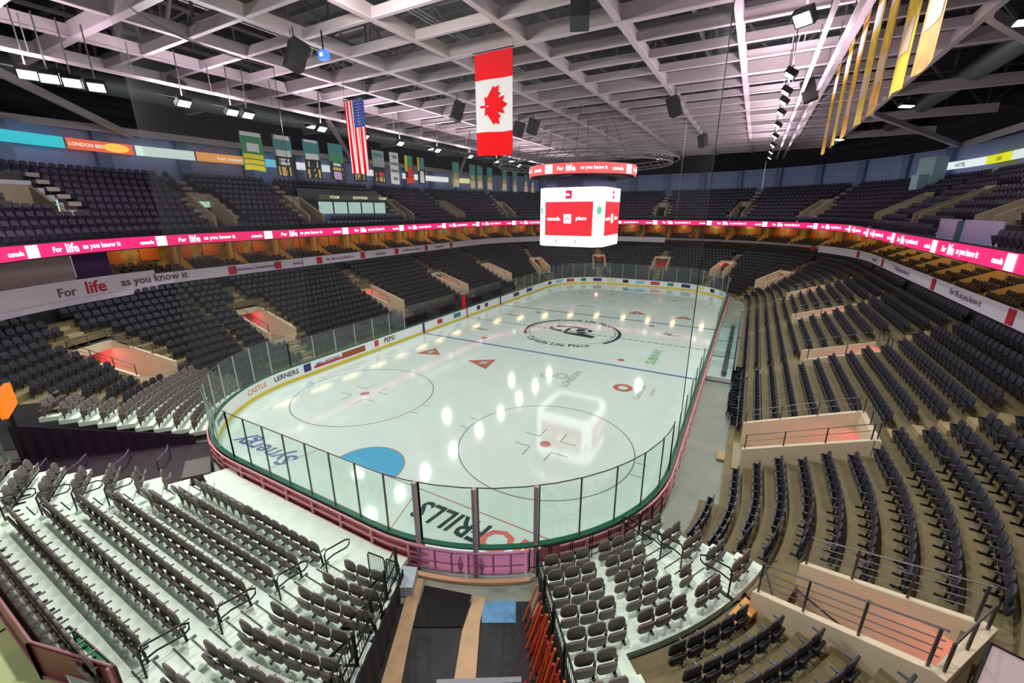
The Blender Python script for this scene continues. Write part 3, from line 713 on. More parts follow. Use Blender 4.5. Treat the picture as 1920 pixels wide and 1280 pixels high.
# blocks of the black seats are told apart by the stairwells beside them
def blk(s):
    best = None
    for i, v in enumerate(VOMS[:3]):
        t, l = vlocal(v, s[0], s[1])
        if best is None or abs(l) < abs(best[1]): best = (i, l)
    i, l = best
    nm = ['near corner stairwell', 'ice-level stairwell', 'penalty-box stairwell'][i]
    return ('left of ' if l > 0 else 'right of ')+nm, i, abs(l)
from collections import defaultdict
grp = defaultdict(list)
for s in near_fix:
    b, i, l = blk(s); grp[(b, s[6])].append((l, s))
for (b, row), L_ in grp.items():
    for n_, (l, s) in enumerate(sorted(L_, key=lambda q: q[0])):
        put_seat('black', s[0], s[1], s[2], s[3], '%s black seat %s, %s row up' % (ORD[n_] if n_ < 20 else 'twenty-%s' % ORD[n_-20] if n_ < 29 else 'far', b, ORD[row]), 'black fixed seats of the near right stand')
mb = MB()
for s in rest_br: low_seat(mb, *s[:4])
o = obj('platform_seats', mb, M_SEATB); tag(o, 'many grey-brown folding seats of the far left corner platform', 'seats', None, 'stuff')
mb = MB()
for s in rest_fix: low_seat(mb, *s[:4], legs=pix(*s[:3])[2] < 45)
o = obj('bowl_seats', mb, M_SEATD); tag(o, 'rows of black seats filling the rest of the lower bowl', 'seats', None, 'stuff')
# ================================================================== tunnels, drapes, rails near the camera
M_MAT = mat('tunnel_rubber', (40, 38, 42), rough=.5, noise=.35, nscale=1.5); M_PLY = mat('plywood_tan', (196, 160, 122), rough=.7, noise=.15, nscale=2)
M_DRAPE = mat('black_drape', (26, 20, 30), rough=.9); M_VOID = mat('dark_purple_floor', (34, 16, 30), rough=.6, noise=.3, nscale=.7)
def tun(t, l, z=0): return (8.15+.5*t+.866*l, -30.0-.866*t+.5*l, z)   # t along the tunnel, l to the right
mb = MB(); mb.prism([tun(.9, -2.3)[:2], tun(14, -2.6)[:2], tun(14, 2.2)[:2], tun(.9, 1.9)[:2]][::-1], .0, .012); struct('floor_tunnel', mb, M_MAT, 'black rubber floor of the tunnel behind the gate')
def slab(name, label, cat, pts, z0, z1, m, group=None):
    mb = MB(); P = [p[:2] for p in pts]
    ar = sum(P[i][0]*P[(i+1) % len(P)][1]-P[(i+1) % len(P)][0]*P[i][1] for i in range(len(P)))
    mb.prism(P if ar > 0 else P[::-1], z0, z1); return tag(obj(name, mb, m), label, cat, group)
slab('plywood_strip', 'tan plywood strip along the left edge of the tunnel floor', 'plywood', [(6.35, -30.95), (6.75, -30.8), (7.75, -32.6), (9.6, -35.6), (9.0, -35.9), (7.3, -32.7)], .013, .04, M_PLY, 'plywood strips in the tunnel')
slab('plywood_strip', 'tan plywood strip down the middle of the tunnel floor', 'plywood', [(8.6, -30.55), (8.95, -30.4), (9.25, -31.2), (10.6, -33.6), (10.05, -33.9), (8.95, -31.7)], .013, .045, M_PLY, 'plywood strips in the tunnel')
slab('blue_mat', 'blue mat lying across the tunnel floor beside the plywood', 'mat', [(8.95, -30.55), (9.85, -30.05), (10.2, -30.7), (9.3, -31.2)], .013, .035, mat('mat_blue', (96, 150, 190), rough=.6, noise=.15, nscale=4))
slab('dark_mat', 'black crumpled rubber mat in front of the pink gate', 'mat', [(6.95, -31.0), (8.5, -30.55), (8.85, -31.6), (7.6, -32.3)], .013, .05, mat('mat_black', (20, 20, 22), rough=.35, bump=.6, nscale=9))
# side drapes of the tunnel, following the platform steps
def drape(name, label, P, m, z0=.02, th=.05, amp=.04):
    """P: list of (x, y, ztop)"""
    pts = []
    for i in range(len(P)-1):
        n = max(2, int(math.dist(P[i][:2], P[i+1][:2])/.12))
        for q in range(n): f = q/n; pts.append([P[i][d]*(1-f)+P[i+1][d]*f for d in range(3)])
    pts.append(list(P[-1])); V = []; m_ = len(pts)
    for i, (x, y, z) in enumerate(pts):
        a, b = pts[max(0, i-1)], pts[min(m_-1, i+1)]; dx, dy = b[0]-a[0], b[1]-a[1]; L = math.hypot(dx, dy); nx, ny = -dy/L, dx/L; o = amp*math.sin(i*1.3)
        V += [(x+nx*o, y+ny*o, z0), (x+nx*o*.3, y+ny*o*.3, z), (x+nx*(o*.3+th), y+ny*(o*.3+th), z), (x+nx*(o+th), y+ny*(o+th), z0)]
    mb = MB(); mb.add(V, [(4*i+k, 4*i+4+k, 4*i+4+(k+1) % 4, 4*i+(k+1) % 4) for i in range(m_-1) for k in range(4)]+[(0, 1, 2, 3), (4*m_-1, 4*m_-2, 4*m_-3, 4*m_-4)])
    return tag(obj(name, mb, m), label, 'drape')
def along(line, t): return line[0][0]+line[1][0]*t, line[0][1]+line[1][1]*t
drape('tunnel_drape', 'black drape hanging along the left wall of the floor tunnel', [(*along(RTL, .3), .6), (*along(RTL, 1.4), .75), (*along(RTL, 7.5), 2.6)], M_DRAPE)
drape('tunnel_drape', 'black drape hanging along the right wall of the floor tunnel', [(*along(RTR, .6), 1.0), (*along(RTR, 1.6), 1.2), (*along(RTR, 8), 2.9)], M_DRAPE)
# fences above the drapes
M_FPOST = mat('fence_black', (18, 18, 20), rough=.4, metal=.4)
def fence(name, label, line, ts, zb, zt, braces=False, off=0):
    T = thing(name, label, 'fence', (*along(line, ts[0]), zb(ts[0])))
    for t in ts:
        x, y = along(line, t); obj('post', MB().box((x, y, (zb(t)+zt(t))/2), (.07, .07, zt(t)-zb(t))), M_FPOST, T)
    for f in (0, .5, 1):
        mb = MB(); mb.tube([(*along(line, t), zb(t)*(1-f)+zt(t)*f-(.03 if f else -.08)) for t in ts], .025, 5); obj('rail', mb, M_FPOST, T)
    mb = MB()
    n = int((ts[-1]-ts[0])/.14)
    for i in range(n):
        t = ts[0]+(ts[-1]-ts[0])*(i+.5)/n; x, y = along(line, t); mb.bar((x, y, zb(t)+.05), (x, y, zt(t)-.03), .012, .012)
    tag(obj('pickets', mb, M_FPOST, T))
    if braces:
        mb = MB()
        for t in ts[1:-1]:
            x, y = along(line, t); mb.bar((x, y, zt(t)-.1), (x-.75, y-.45, zb(t)+.05), .05, .05); mb.bar((x-.75, y-.45, zb(t)+.03), (x, y, zb(t)+.03), .05, .05)
        obj('brace', mb, M_FPOST, T)
    return T
zl_ = lambda t: .5+.285*max(0, t-.6)
fence('tunnel_fence', 'black picket fence with slanted braces on the left edge of the tunnel', ((RTL[0][0]-.12, RTL[0][1]-.05), RTL[1]), [.4, 1.6, 2.8, 4.0, 5.2, 6.4, 7.4], zl_, lambda t: zl_(t)+1.05, True)
zr_ = lambda t: .95+.27*max(0, t-.6)
fence('tunnel_fence', 'black picket fence on the right edge of the tunnel, beside the orange netting', ((RTR[0][0]-.02, RTR[0][1]-.0), RTR[1]), [.5, 1.7, 2.9, 4.1, 5.3, 6.5], zr_, lambda t: zr_(t)+.95)
# orange netting and boards leaned against the right side
T = thing('orange_netting', 'bundle of orange netting and poles leaning on the right tunnel wall', 'netting', (10.4, -30.9, 0))
M_NETO = mat('netting_orange', (214, 84, 36), rough=.7, noise=.3, nscale=6); M_NETR = mat('netting_red', (170, 50, 40), rough=.7, noise=.35, nscale=5)
for i in range(14):
    t = 1.2+i*.28; x, y = along(RTR, t); o = .18+.12*random.random()
    obj('pole', MB().tube([(x-.82*(o+.35), y-.57*(o+.35), .05), (x-.82*.12+random.uniform(-.05, .05), y-.57*.12, 1.35+.16*i*.6+random.uniform(-.15, .1))], .03, 5), M_ORG if i % 3 == 0 else M_NETO, T)
mb = MB()
for i in range(24):
    t = 1.6+i*.16; x, y = along(RTR, t); mb.tube([(x-.82*.42+random.uniform(-.1, .1), y-.57*.42, .04), (x-.82*.3, y-.57*.3, .5+random.uniform(-.1, .2)), (x-.82*.16, y-.57*.16, 1.15+.04*i+random.uniform(-.25, .1))], .045, 5)
obj('netting', mb, M_NETR, T)
tag(obj('traffic_cone', MB().add([(.0, 0, .55)]+[(.14*math.cos(a), .14*math.sin(a), .03) for a in [PI*i/6 for i in range(12)]], [(0, 1+i, 1+(i+1) % 12) for i in range(12)]).box((0, 0, .015), (.36, .36, .03)), mat('cone_pink', (236, 70, 90), rough=.5)), 'pinkish-red cone standing at the foot of the right tunnel wall', 'cone').location = (11.35, -32.25, .0)
mb = MB().bar((9.95, -33.98, 1.6), (11.6, -33.0, 1.6), .12, .12); mb.bar((10.0, -33.95, 0), (10.0, -33.95, 1.6), .08, .08).bar((11.55, -33.03, 0), (11.55, -33.03, 1.6), .08, .08)
tag(obj('crossbar', mb, mat('aluminium', (190, 192, 200), rough=.3, metal=.7)), 'silver crossbar spanning the tunnel at the bottom of the picture', 'bar')
# loose steel steps left of the gate
slab('side_steps', 'pale blue-grey steps with black edges beside the left end of the gate', 'steps', [(6.0, -31.0), (6.5, -30.8), (6.9, -31.5), (6.35, -31.8)], .02, .4, mat('step_pale', (176, 190, 196), rough=.5))
# handrails in the aisles
def handrail(x, y, z, a, label, group, L=.95, h=.95):
    T = thing('handrail', label, 'handrail', (x, y, z), group); c, s = math.cos(a), math.sin(a)
    W = lambda u, zz: (x+c*u, y+s*u, z+zz)
    obj('rail', MB().tube([W(0, 0), W(0, h-.12), W(.08, h), W(L-.15, h-.16), W(L, h-.26), W(L-.02, h-.42), W(L-.14, h-.48), W(.3, h-.36), W(0, h-.38)], .026, 6), M_BLK, T)
    obj('foot', MB().box(W(.05, .02), (.42, .09, .04), rz=a), M_BLK, T)
for k in (0, 2, 4, 6): handrail(4.3, -RY-OL(k)-.15, ZJ(k), PI/2, 'black looped handrail in the aisle left of the tunnel, %s row from the ice' % ORD[k], 'aisle handrails on the white platforms')
for j in (0, 1, 2, 4):
    q = math.radians(28.6); R = RR+OR(j)+.15; handrail(CRN[0]+R*math.cos(q), -CRN[1]-R*math.sin(q), ZJ(j), PI-q, 'black looped handrail in the aisle of the right corner platform, %s row from the ice' % ORD[j], 'aisle handrails on the white platforms')
for k in (3, 4, 5, 6): handrail(XL(k)-.6, -RY-OL(k)-.1, ZJ(k), PI*.6, 'black looped handrail in the far left aisle, %s row from the ice' % ORD[k], 'aisle handrails on the white platforms')
# guard panels at the front of the platforms
def guard(x0, y0, x1, y1, z, label, group, h=.85):
    T = thing('guard_panel', label, 'railing', ((x0+x1)/2, (y0+y1)/2, z), group)
    obj('frame', MB().tube([(x0, y0, z), (x0, y0, z+h-.08), (x0+(x1-x0)*.06, y0+(y1-y0)*.06, z+h), (x1-(x1-x0)*.06, y1-(y1-y0)*.06, z+h), (x1, y1, z+h-.08), (x1, y1, z)], .024, 6).tube([(x0, y0, z+.12), (x1, y1, z+.12)], .018, 5), M_BLK, T)
    mb = MB(); n = 9
    for i in range(1, n): f = i/n; mb.bar((x0+(x1-x0)*f, y0+(y1-y0)*f, z+.12), (x0+(x1-x0)*f, y0+(y1-y0)*f, z+h), .012, .012)
    obj('bars', mb, M_BLK, T)
NG = 8
for i in range(NG):
    R = RR+.62; a0, a1 = math.radians(53-i*4.6), math.radians(53-i*4.6-4.1)
    guard(CRN[0]+R*math.cos(a0), -CRN[1]-R*math.sin(a0), CRN[0]+R*math.cos(a1), -CRN[1]-R*math.sin(a1), .55, 'black guard rail panel behind the boards, %s to the right of the gate' % ORD[i], 'guard rails between the boards and the right block', .95)
guard(5.3, -31.75, 5.95, -31.68, .42, 'black barred guard panel in front of the small block, left one of two', 'guard rails left of the gate')
guard(6.02, -31.67, 6.5, -31.6, .42, 'black barred guard panel in front of the small block, right one of two', 'guard rails left of the gate')
# front strip under the right block
P, N = arc_pts(1, RR+.42, 20, limit(1, RR+.42, lambda x, y: right_of(x, y, .1), np.arange(30, 80, .25)))
mb = MB(); strip(mb, P, N, .14, .25, .5); struct('platform_floor', mb, M_WHITE_PLAT, 'narrow mint-white walkway in front of the right corner block')
# orange square board on the concrete at the edge of the right block
slab('plywood_square', 'orange plywood square lying at the edge of the right white platform', 'panel', [(15.6, -28.9), (16.0, -28.05), (16.3, -28.35), (15.9, -29.15)], ZF(5)+.1, ZF(5)+.25, mat('panel_orange', (238, 172, 96), rough=.7))
# left dark gap
mb = MB(); pA, pB, pC, pD = along(LTF, -.3), along(LTF, 11), along(LTN, 12), along(LTN, -.3)
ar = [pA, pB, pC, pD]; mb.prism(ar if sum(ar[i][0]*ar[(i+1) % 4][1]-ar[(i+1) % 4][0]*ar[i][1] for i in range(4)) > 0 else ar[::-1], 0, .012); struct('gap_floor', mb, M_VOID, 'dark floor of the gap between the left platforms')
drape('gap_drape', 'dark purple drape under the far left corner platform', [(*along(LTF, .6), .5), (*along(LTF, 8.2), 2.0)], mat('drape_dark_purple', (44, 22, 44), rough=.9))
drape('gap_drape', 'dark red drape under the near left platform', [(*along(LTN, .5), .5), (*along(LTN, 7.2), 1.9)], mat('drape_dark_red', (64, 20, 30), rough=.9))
slab('grey_floor_panel', 'grey panel with a red edge by the boards at the left gap', 'panel', [(-5.3, -31.3), (-6.7, -30.6), (-7.3, -31.4), (-5.9, -32.2)], .02, .5, mat('panel_grey', (98, 92, 90), rough=.7))
M_GFR = mat('gap_frame', (92, 78, 92), rough=.5)
for i, (t, L) in enumerate(((1.5, 2.2), (3.2, 2.6), (5.0, 2.8), (6.6, 2.4))):
    x, y = along(LTF, t); T = thing('floor_barrier', 'low grey bar in the dark left gap, %s from the boards' % ORD[i], 'bar', (x+1, y-1, 0), 'low bars in the left gap')
    obj('bar', MB().tube([(x+.7, y-.6, .5), (x+.7+.75*.8, y-.6-.35*L*.4, .5), (x+1.9, y-.9-L*.3, .5)], .04, 6), M_GFR, T); obj('leg', MB().bar((x+.7, y-.6, 0), (x+.7, y-.6, .5), .05, .05), M_GFR, T); obj('leg', MB().bar((x+1.9, y-.9-L*.3, 0), (x+1.9, y-.9-L*.3, .5), .05, .05), M_GFR, T)
# barrier behind the left block
T = thing('platform_barrier', 'dark red panelled barrier with pink top rail behind the left platform', 'barrier', (2, -38.2, 0))
BP = [(-12, -38.1), (-1.2, -38.1), (1.95, -38.1), (4.2, -37.45)]
for i in range(len(BP)-1):
    (x0, y0), (x1, y1) = BP[i], BP[i+1]; z = 2.75
    bp_ = obj('barrier_panel', MB().bar((x0, y0-.1, 2.13), (x1, y1-.1, 2.13), .06, .96), mat('barrier_red', (112, 34, 44), rough=.5), T)
    n = max(1, int(math.dist(BP[i], BP[i+1])/1.6))
    for q in range(n+1): f = q/n; obj('barrier_post', MB().box((x0+(x1-x0)*f, y0+(y1-y0)*f-.16, 2.13), (.07, .05, 1.04)), mat('barrier_pink', (160, 104, 112), rough=.5), T)
mb = MB(); mb.tube([(x, y-.15, 1.67) for x, y in BP], .03, 6); obj('bottom_rail', mb, mat('barrier_pink', (160, 104, 112)), T)
mb = MB(); mb.tube([(x, y-.1, 2.66) for x, y in BP], .03, 6); obj('top_rail', mb, mat('barrier_pink', (160, 104, 112)), T)
# yellow-green concourse floor behind the barrier
struct('floor_rear', MB().prism([(-30, -38.2), (-30, -48), (6, -48), (4.4, -37.6), (1.95, -38.2)], 1.45, 1.6), mat('rear_floor', (206, 222, 160), rough=.7, noise=.2, nscale=.6), 'yellow-green lit floor behind the left barrier')
floodlight((-4, -43.5, 7.5), (-1, -41, 0), 190, 'square ceiling light over the rear floor behind the left barrier', None, .9, .9, (1, 1, .8))  # lamp out of view, added to light the barrier and rear floor
struct('floor_joint', MB().bar((-8, -38.3, 1.61), (-5.2, -46, 1.61), .05, .01).bar((-4.4, -38.3, 1.61), (-1.6, -46, 1.61), .05, .01).bar((-.6, -38.3, 1.61), (1.6, -46, 1.61), .05, .01).bar((-12, -39.6, 1.61), (3.6, -39.6, 1.61), .05, .01), M_BLK, 'dark joints in the rear floor')
T = thing('folding_rail', 'green translucent rail panel lying at the end of the last left row', 'railing', (3.2, -37.3, ZJ(7)))
obj('panel', MB().bar((2.2, -37.62, ZJ(7)+.35), (4.1, -37.5, ZJ(7)+.35), .02, .45), glassy('green_panel', (.45, .8, .62), .03, .35, (70, 150, 110)), T)
obj('bar', MB().tube([(2.1, -37.62, ZJ(7)), (2.1, -37.62, ZJ(7)+.6), (4.2, -37.5, ZJ(7)+.6), (4.2, -37.5, ZJ(7))], .025, 5), M_BLK, T)
# orange lit sign and pale corrugated skirting at the far left edge
T = thing('lit_sign', 'orange lit sign with a white face at the left edge of the picture', 'sign', (-11.6, -35.4, 2.2))
obj('sign_frame', MB().box((-12.3, -35.2, 4.1), (2.0, .2, 1.0), rz=-.35), emis('sign_orange', (255, 120, 20), 1.1), T); obj('sign_face', MB().box((-12.75, -35.17, 4.1), (1.1, .24, .72), rz=-.35), emis('sign_white', (255, 235, 235), 1.1), T)
obj('post', MB().box((-12.3, -35.25, 1.8), (.15, .15, 3.6)), M_BLK, T)
T = thing('corrugated_panel', 'pale green ribbed panel standing below the orange sign', 'panel', (-12, -35.9, 0))
mb = MB()
for i in range(16): mb.box((-13.4+.19*i, -35.75-.06*i, 1.5), (.11, .1, 3.0))
obj('ribs', mb, mat('rib_green', (150, 168, 156), rough=.6), T); obj('backing', MB().bar((-13.5, -35.65, 1.45), (-10.5, -36.65, 1.45), .04, 2.9), mat('rib_back', (96, 112, 104)), T)
# chairs of the bottom right: edge of the opposite aisle seat frame
T = thing('end_frame', 'dark framed panel in the bottom right corner of the picture', 'panel', (19.9, -29.9, 3.4))
obj('frame', MB().tube([(19.35, -30.4, 3.2), (19.95, -29.2, 3.7), (20.5, -29.4, 3.7), (20.1, -30.7, 3.2)], .04, 6, True), M_BLK, T); obj('sheet', MB().add([(19.35, -30.4, 3.2), (19.95, -29.2, 3.7), (20.5, -29.4, 3.7), (20.1, -30.7, 3.2)], [(0, 1, 2, 3)]), M_BEIGE, T)
obj('leg', MB().bar((19.35, -30.4, 2.2), (19.35, -30.4, 3.2), .05, .05).bar((20.5, -29.4, 2.6), (20.5, -29.4, 3.7), .05, .05), M_BLK, T)
# ================================================================== benches and penalty boxes
def box_area(x0, x1, y0, y1, label, side, n):
    T = thing('team_bench' if n else 'penalty_box', label, 'bench', ((x0+x1)/2, (y0+y1)/2, 0))
    obj('floor_deck', MB().box(((x0+x1)/2, (y0+y1)/2, .2), (abs(x1-x0), y1-y0, .3)), mat('bench_deck', (206, 214, 214), rough=.6), T)
    xb = x0 if abs(x0) > abs(x1) else x1
    obj('bench_seat', MB().box((xb-.55*math.copysign(1, xb), (y0+y1)/2, .7), (.35, (y1-y0)-.6, .08)), M_BLK, T)
    obj('bench_leg', MB().box((xb-.55*math.copysign(1, xb), (y0+y1)/2, .5), (.12, (y1-y0)-1, .36)), M_BLK, T)
    obj('back_wall', MB().box((xb, (y0+y1)/2, .75), (.08, y1-y0, 1.2)), M_BLK, T)
    m = max(3, int((y1-y0)/2.4))
    for i in range(m):
        a, b = y0+(y1-y0)*i/m, y0+(y1-y0)*(i+1)/m
        obj('back_glass', MB().box((xb, (a+b)/2, 1.95), (.015, b-a-.06, 1.2)), M_GLASS, T); obj('glass_post', MB().box((xb, a, 1.95), (.05, .05, 1.2)), M_POSTD, T)
    for y in (y0, y1, (y0+y1)/2): obj('end_glass', MB().box(((x0+x1)/2, y, 1.0), (abs(x1-x0)-.1, .03, 1.2)), M_GLASS, T)
    return T
box_area(-15.1, -13.25, -9.6, .6, 'near players bench with white deck and black seat behind the left boards', -1, 1)
box_area(-15.1, -13.25, 1.6, 11.4, 'far players bench with white deck and black seat behind the left boards', -1, 1)
box_area(13.25, 14.9, -7.4, -2.6, 'near penalty box with black frame behind the right boards', 1, 0)
box_area(13.25, 14.9, -2.2, 2.2, 'white timekeeper box between the two penalty boxes', 1, 0)
box_area(13.25, 14.9, 2.6, 7.4, 'far penalty box behind the right boards', 1, 0)
tag(obj('red_post', MB().box((-13.35, 0, 1.25), (.2, .3, 2.5)), M_RED), 'red post at the centre line behind the left boards', 'post')
# stacked black chairs beside the first right row
g = 'jumble of black folding chairs on the right floor'
for i in range(22):
    x, y = 15.25+random.uniform(-.18, .2), -14.6+i*.42
    T = thing('folding_chair', 'folded black chair on the floor against the right stand, %s from the near stairwell' % (ORD[i] if i < 20 else 'twenty-first' if i == 20 else 'last'), 'chair', (x, y, 0), g); T.rotation_euler = (0, 0, random.uniform(-.5, .5))
    a = bpy.data.objects.new('back', None)
    for nm, mb_, m_ in (('backrest', MB().box((0, -.05, .7), (.42, .04, .25)), M_BLK), ('seat', MB().box((0, .08, .42), (.4, .05, .34)), M_SEATD), ('frame', MB().tube([(-.2, .15, 0), (-.2, -.08, .85), (.2, -.08, .85), (.2, .15, 0)], .018, 5).tube([(-.2, -.12, 0), (-.2, .12, .45), (.2, .12, .45), (.2, -.12, 0)], .018, 5), M_BLK)):
        o = obj(nm, mb_, m_); o.parent = T
# safety netting
T = thing('safety_net', 'fine grey safety net hung above the near end glass', 'safety net', (0, -30.6, 20))
s0, s1 = sR(-19.8), ST+sL(-19.8)+0
nk = sum(loop_len(*rk(.1)))/ST
obj('net_mesh', loop_strip(MB(), *rk(.1), s0*nk, s1*nk, 3.45, 20.4, 1.0, .006), M_NET, T)
for s in (s0, s1):
    x, y, _, _ = loop_s(*rk(.1), s*nk); obj('net_edge_rope', MB().tube([(x, y, 2.9), (x, y, 20.4)], .02, 5), M_BLK, T)
mb = MB(); mb.tube([(*loop_s(*rk(.1), (s0+(s1-s0)*i/60)*nk)[:2], 20.42) for i in range(61)], .04, 5); obj('top_rail', mb, M_RAIL, T)
# ================================================================== white banner ring, suites, ribbon
LBN = loop_len(*BN); LPK = loop_len(*PK)
sB = lambda x, y: s_of(*BN, x, y); sP = lambda x, y: s_of(*PK, x, y)
TB, TP = sum(LBN), sum(LPK)
b_start, b_end = -17.0, LBN[0]+LBN[1]+LBN[2]+LBN[3]+LBN[4]+6     # runs clockwise from the near left corner to the near right
struct('wall_lower_bowl', loop_strip(MB(), *BN, b_start-6, b_end, 3.0, 6.22, .8, .15), M_DARK, 'dark wall above the top row of the lower bowl')
T = thing('banner_ring', 'white fabric banner band with red logos running round the suite front', 'banner', (-26.6, 0, 6.2))
zb0, zb1 = 6.22, 7.12
far_a, far_b = LBN[0]+LBN[1]+LBN[2]+2, LBN[0]+LBN[1]+LBN[2]+LBN[3]*.62
obj('banner_cloth', loop_strip(MB(), BN[0]-.06, BN[1]-.06, BN[2]-.06, b_start, LBN[0]+LBN[1]+LBN[2]*.6, zb0, zb1, .8, .04), M_BANNER, T)
obj('banner_cloth', loop_strip(MB(), BN[0]-.06, BN[1]-.06, BN[2]-.06, LBN[0]+LBN[1]+LBN[2]*.6, far_b, zb1-.45, zb1-.1, .8, .04), mat('far_banner_grey', (150, 146, 158), rough=.6), T)
obj('banner_cloth', loop_strip(MB(), BN[0]-.06, BN[1]-.06, BN[2]-.06, far_b, b_end, zb0, zb1, .8, .04), M_BANNER, T)
obj('raised_banner', loop_strip(MB(), BN[0]-.07, BN[1]-.07, BN[2]-.07, b_start, 20.6-26.5+CRN[1]-19.0, zb0-.42, zb1+.3, .8, .05), M_BANNER, T)
MT_ = mat('banner_ink', (110, 84, 96))
def btx(s_, z_, t_, sz): m1 = MB(); loop_text(m1, *bb, s_, z_, t_, sz, 0); obj('lettering', m1, MT_, T)
def bsq(s_, wd_, ht_): m1 = MB(); loop_rect(m1, *bb, s_, 6.68, wd_, ht_, 0); obj('logo_square', m1, M_REDL, T)
ml = MB(); bb = (BN[0]-.1, BN[1]-.1, BN[2]-.1); yB = lambda y: y+(BN[1]-BN[2])
btx(yB(-29.4), 6.72, 'For', .8); loop_text(ml, *bb, yB(-27.6), 6.8, 'life', 1.15, 0); btx(yB(-23.6), 6.72, 'as you know it', .8)
for i, y in enumerate((-17.6, -13.2, -8.4, -2.3, 3.5, 9.5, 15.5)):
    bsq(yB(y), .7, .72)
for y, t in ((-15.4, 'Insurance | Investments'), (-11.0, 'Advice'), (-5.6, 'For life as you know it'), (.6, 'canada life'), (6.5, 'For life as you know it'), (12.5, 'canada life')): btx(yB(y), 6.66, t, .42)
R0 = LBN[0]+LBN[1]+LBN[2]+LBN[3]; yR = lambda y: R0+(BN[1]-BN[2])-y
bsq(R0-14, .7, .72); bsq(R0-5, .7, .72)
for y in (16.6, 2.0, -9.0): bsq(yR(y), .7, .8)
for y, t in ((20, 'canada life'), (10, 'For life as you know it'), (-3.4, 'For life as you know it')): btx(yR(y), 6.66, t, .5)
obj('script_word', ml, M_REDL, T)
# suites: floor, ceiling, back wall, dividers
SB_ = (BN[0]+4.6, BN[1]+4.6, BN[2]+4.6); kS = sum(loop_len(*SB_))/TB
def band(mb, A, B, s0, s1, zA, zB, step=1.0):
    kA, kB = sum(loop_len(*A))/TB, sum(loop_len(*B))/TB; n = int((s1-s0)/step); V = []
    for i in range(n+1):
        s = s0+(s1-s0)*i/n; sg_ = None
        L_ = LBN; q = s % TB
        for k, l in enumerate(L_):
            if q <= l: sg_ = (k, q/l); break
            q -= l
        a = loop_sf(*A, *sg_); b = loop_sf(*B, *sg_); V += [(a[0], a[1], zA), (b[0], b[1], zB)]
    return mb.add(V, [(2*i, 2*i+1, 2*i+3, 2*i+2) for i in range(n)])
struct('suite_floor', band(MB(), (BN[0]-.1, BN[1]-.1, BN[2]-.1), SB_, b_start-6, b_end, 6.2, 7.0), mat('suite_carpet', (52, 34, 30), rough=.9), 'dark floor of the suite level')
struct('ceiling_suites', band(MB(), PK, SB_, b_start-6, b_end, 9.42, 9.42), mat('suite_ceiling', (120, 92, 60), rough=.8), 'ceiling above the suites under the upper stand')
def bandwall(mb, A, s0, s1, z0, z1, step=1.0):
    n = max(1, int((s1-s0)/step)); V = []
    for i in range(n+1):
        q = (s0+(s1-s0)*i/n) % TB
        for k, l in enumerate(LBN):
            if q <= l: break
            q -= l
        x, y, _, _ = loop_sf(*A, k, q/l); V += [(x, y, z0), (x, y, z1)]
    return mb.add(V, [(2*i, 2*i+2, 2*i+3, 2*i+1) for i in range(n)])
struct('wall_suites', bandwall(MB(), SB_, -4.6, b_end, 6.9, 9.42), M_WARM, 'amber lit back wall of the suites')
struct('wall_suites', bandwall(MB(), (BN[0]+1.5, BN[1]+1.5, BN[2]+1.5), b_start-6, -7.0, 6.4, 9.42), M_BEIGE, 'plain beige wall at the near left end of the suites')
struct('wall_suites', bandwall(MB(), (BN[0]+1.4, BN[1]+1.4, BN[2]+1.4), -7.0, -4.9, 6.4, 9.42), M_PURP, 'purple drape beside the first suite')
i = 0; s = -4.2
MSD = mat('suite_divider_tan', (196, 158, 96), rough=.7)
chairs = MB(); furn = MB()
n_div = 0
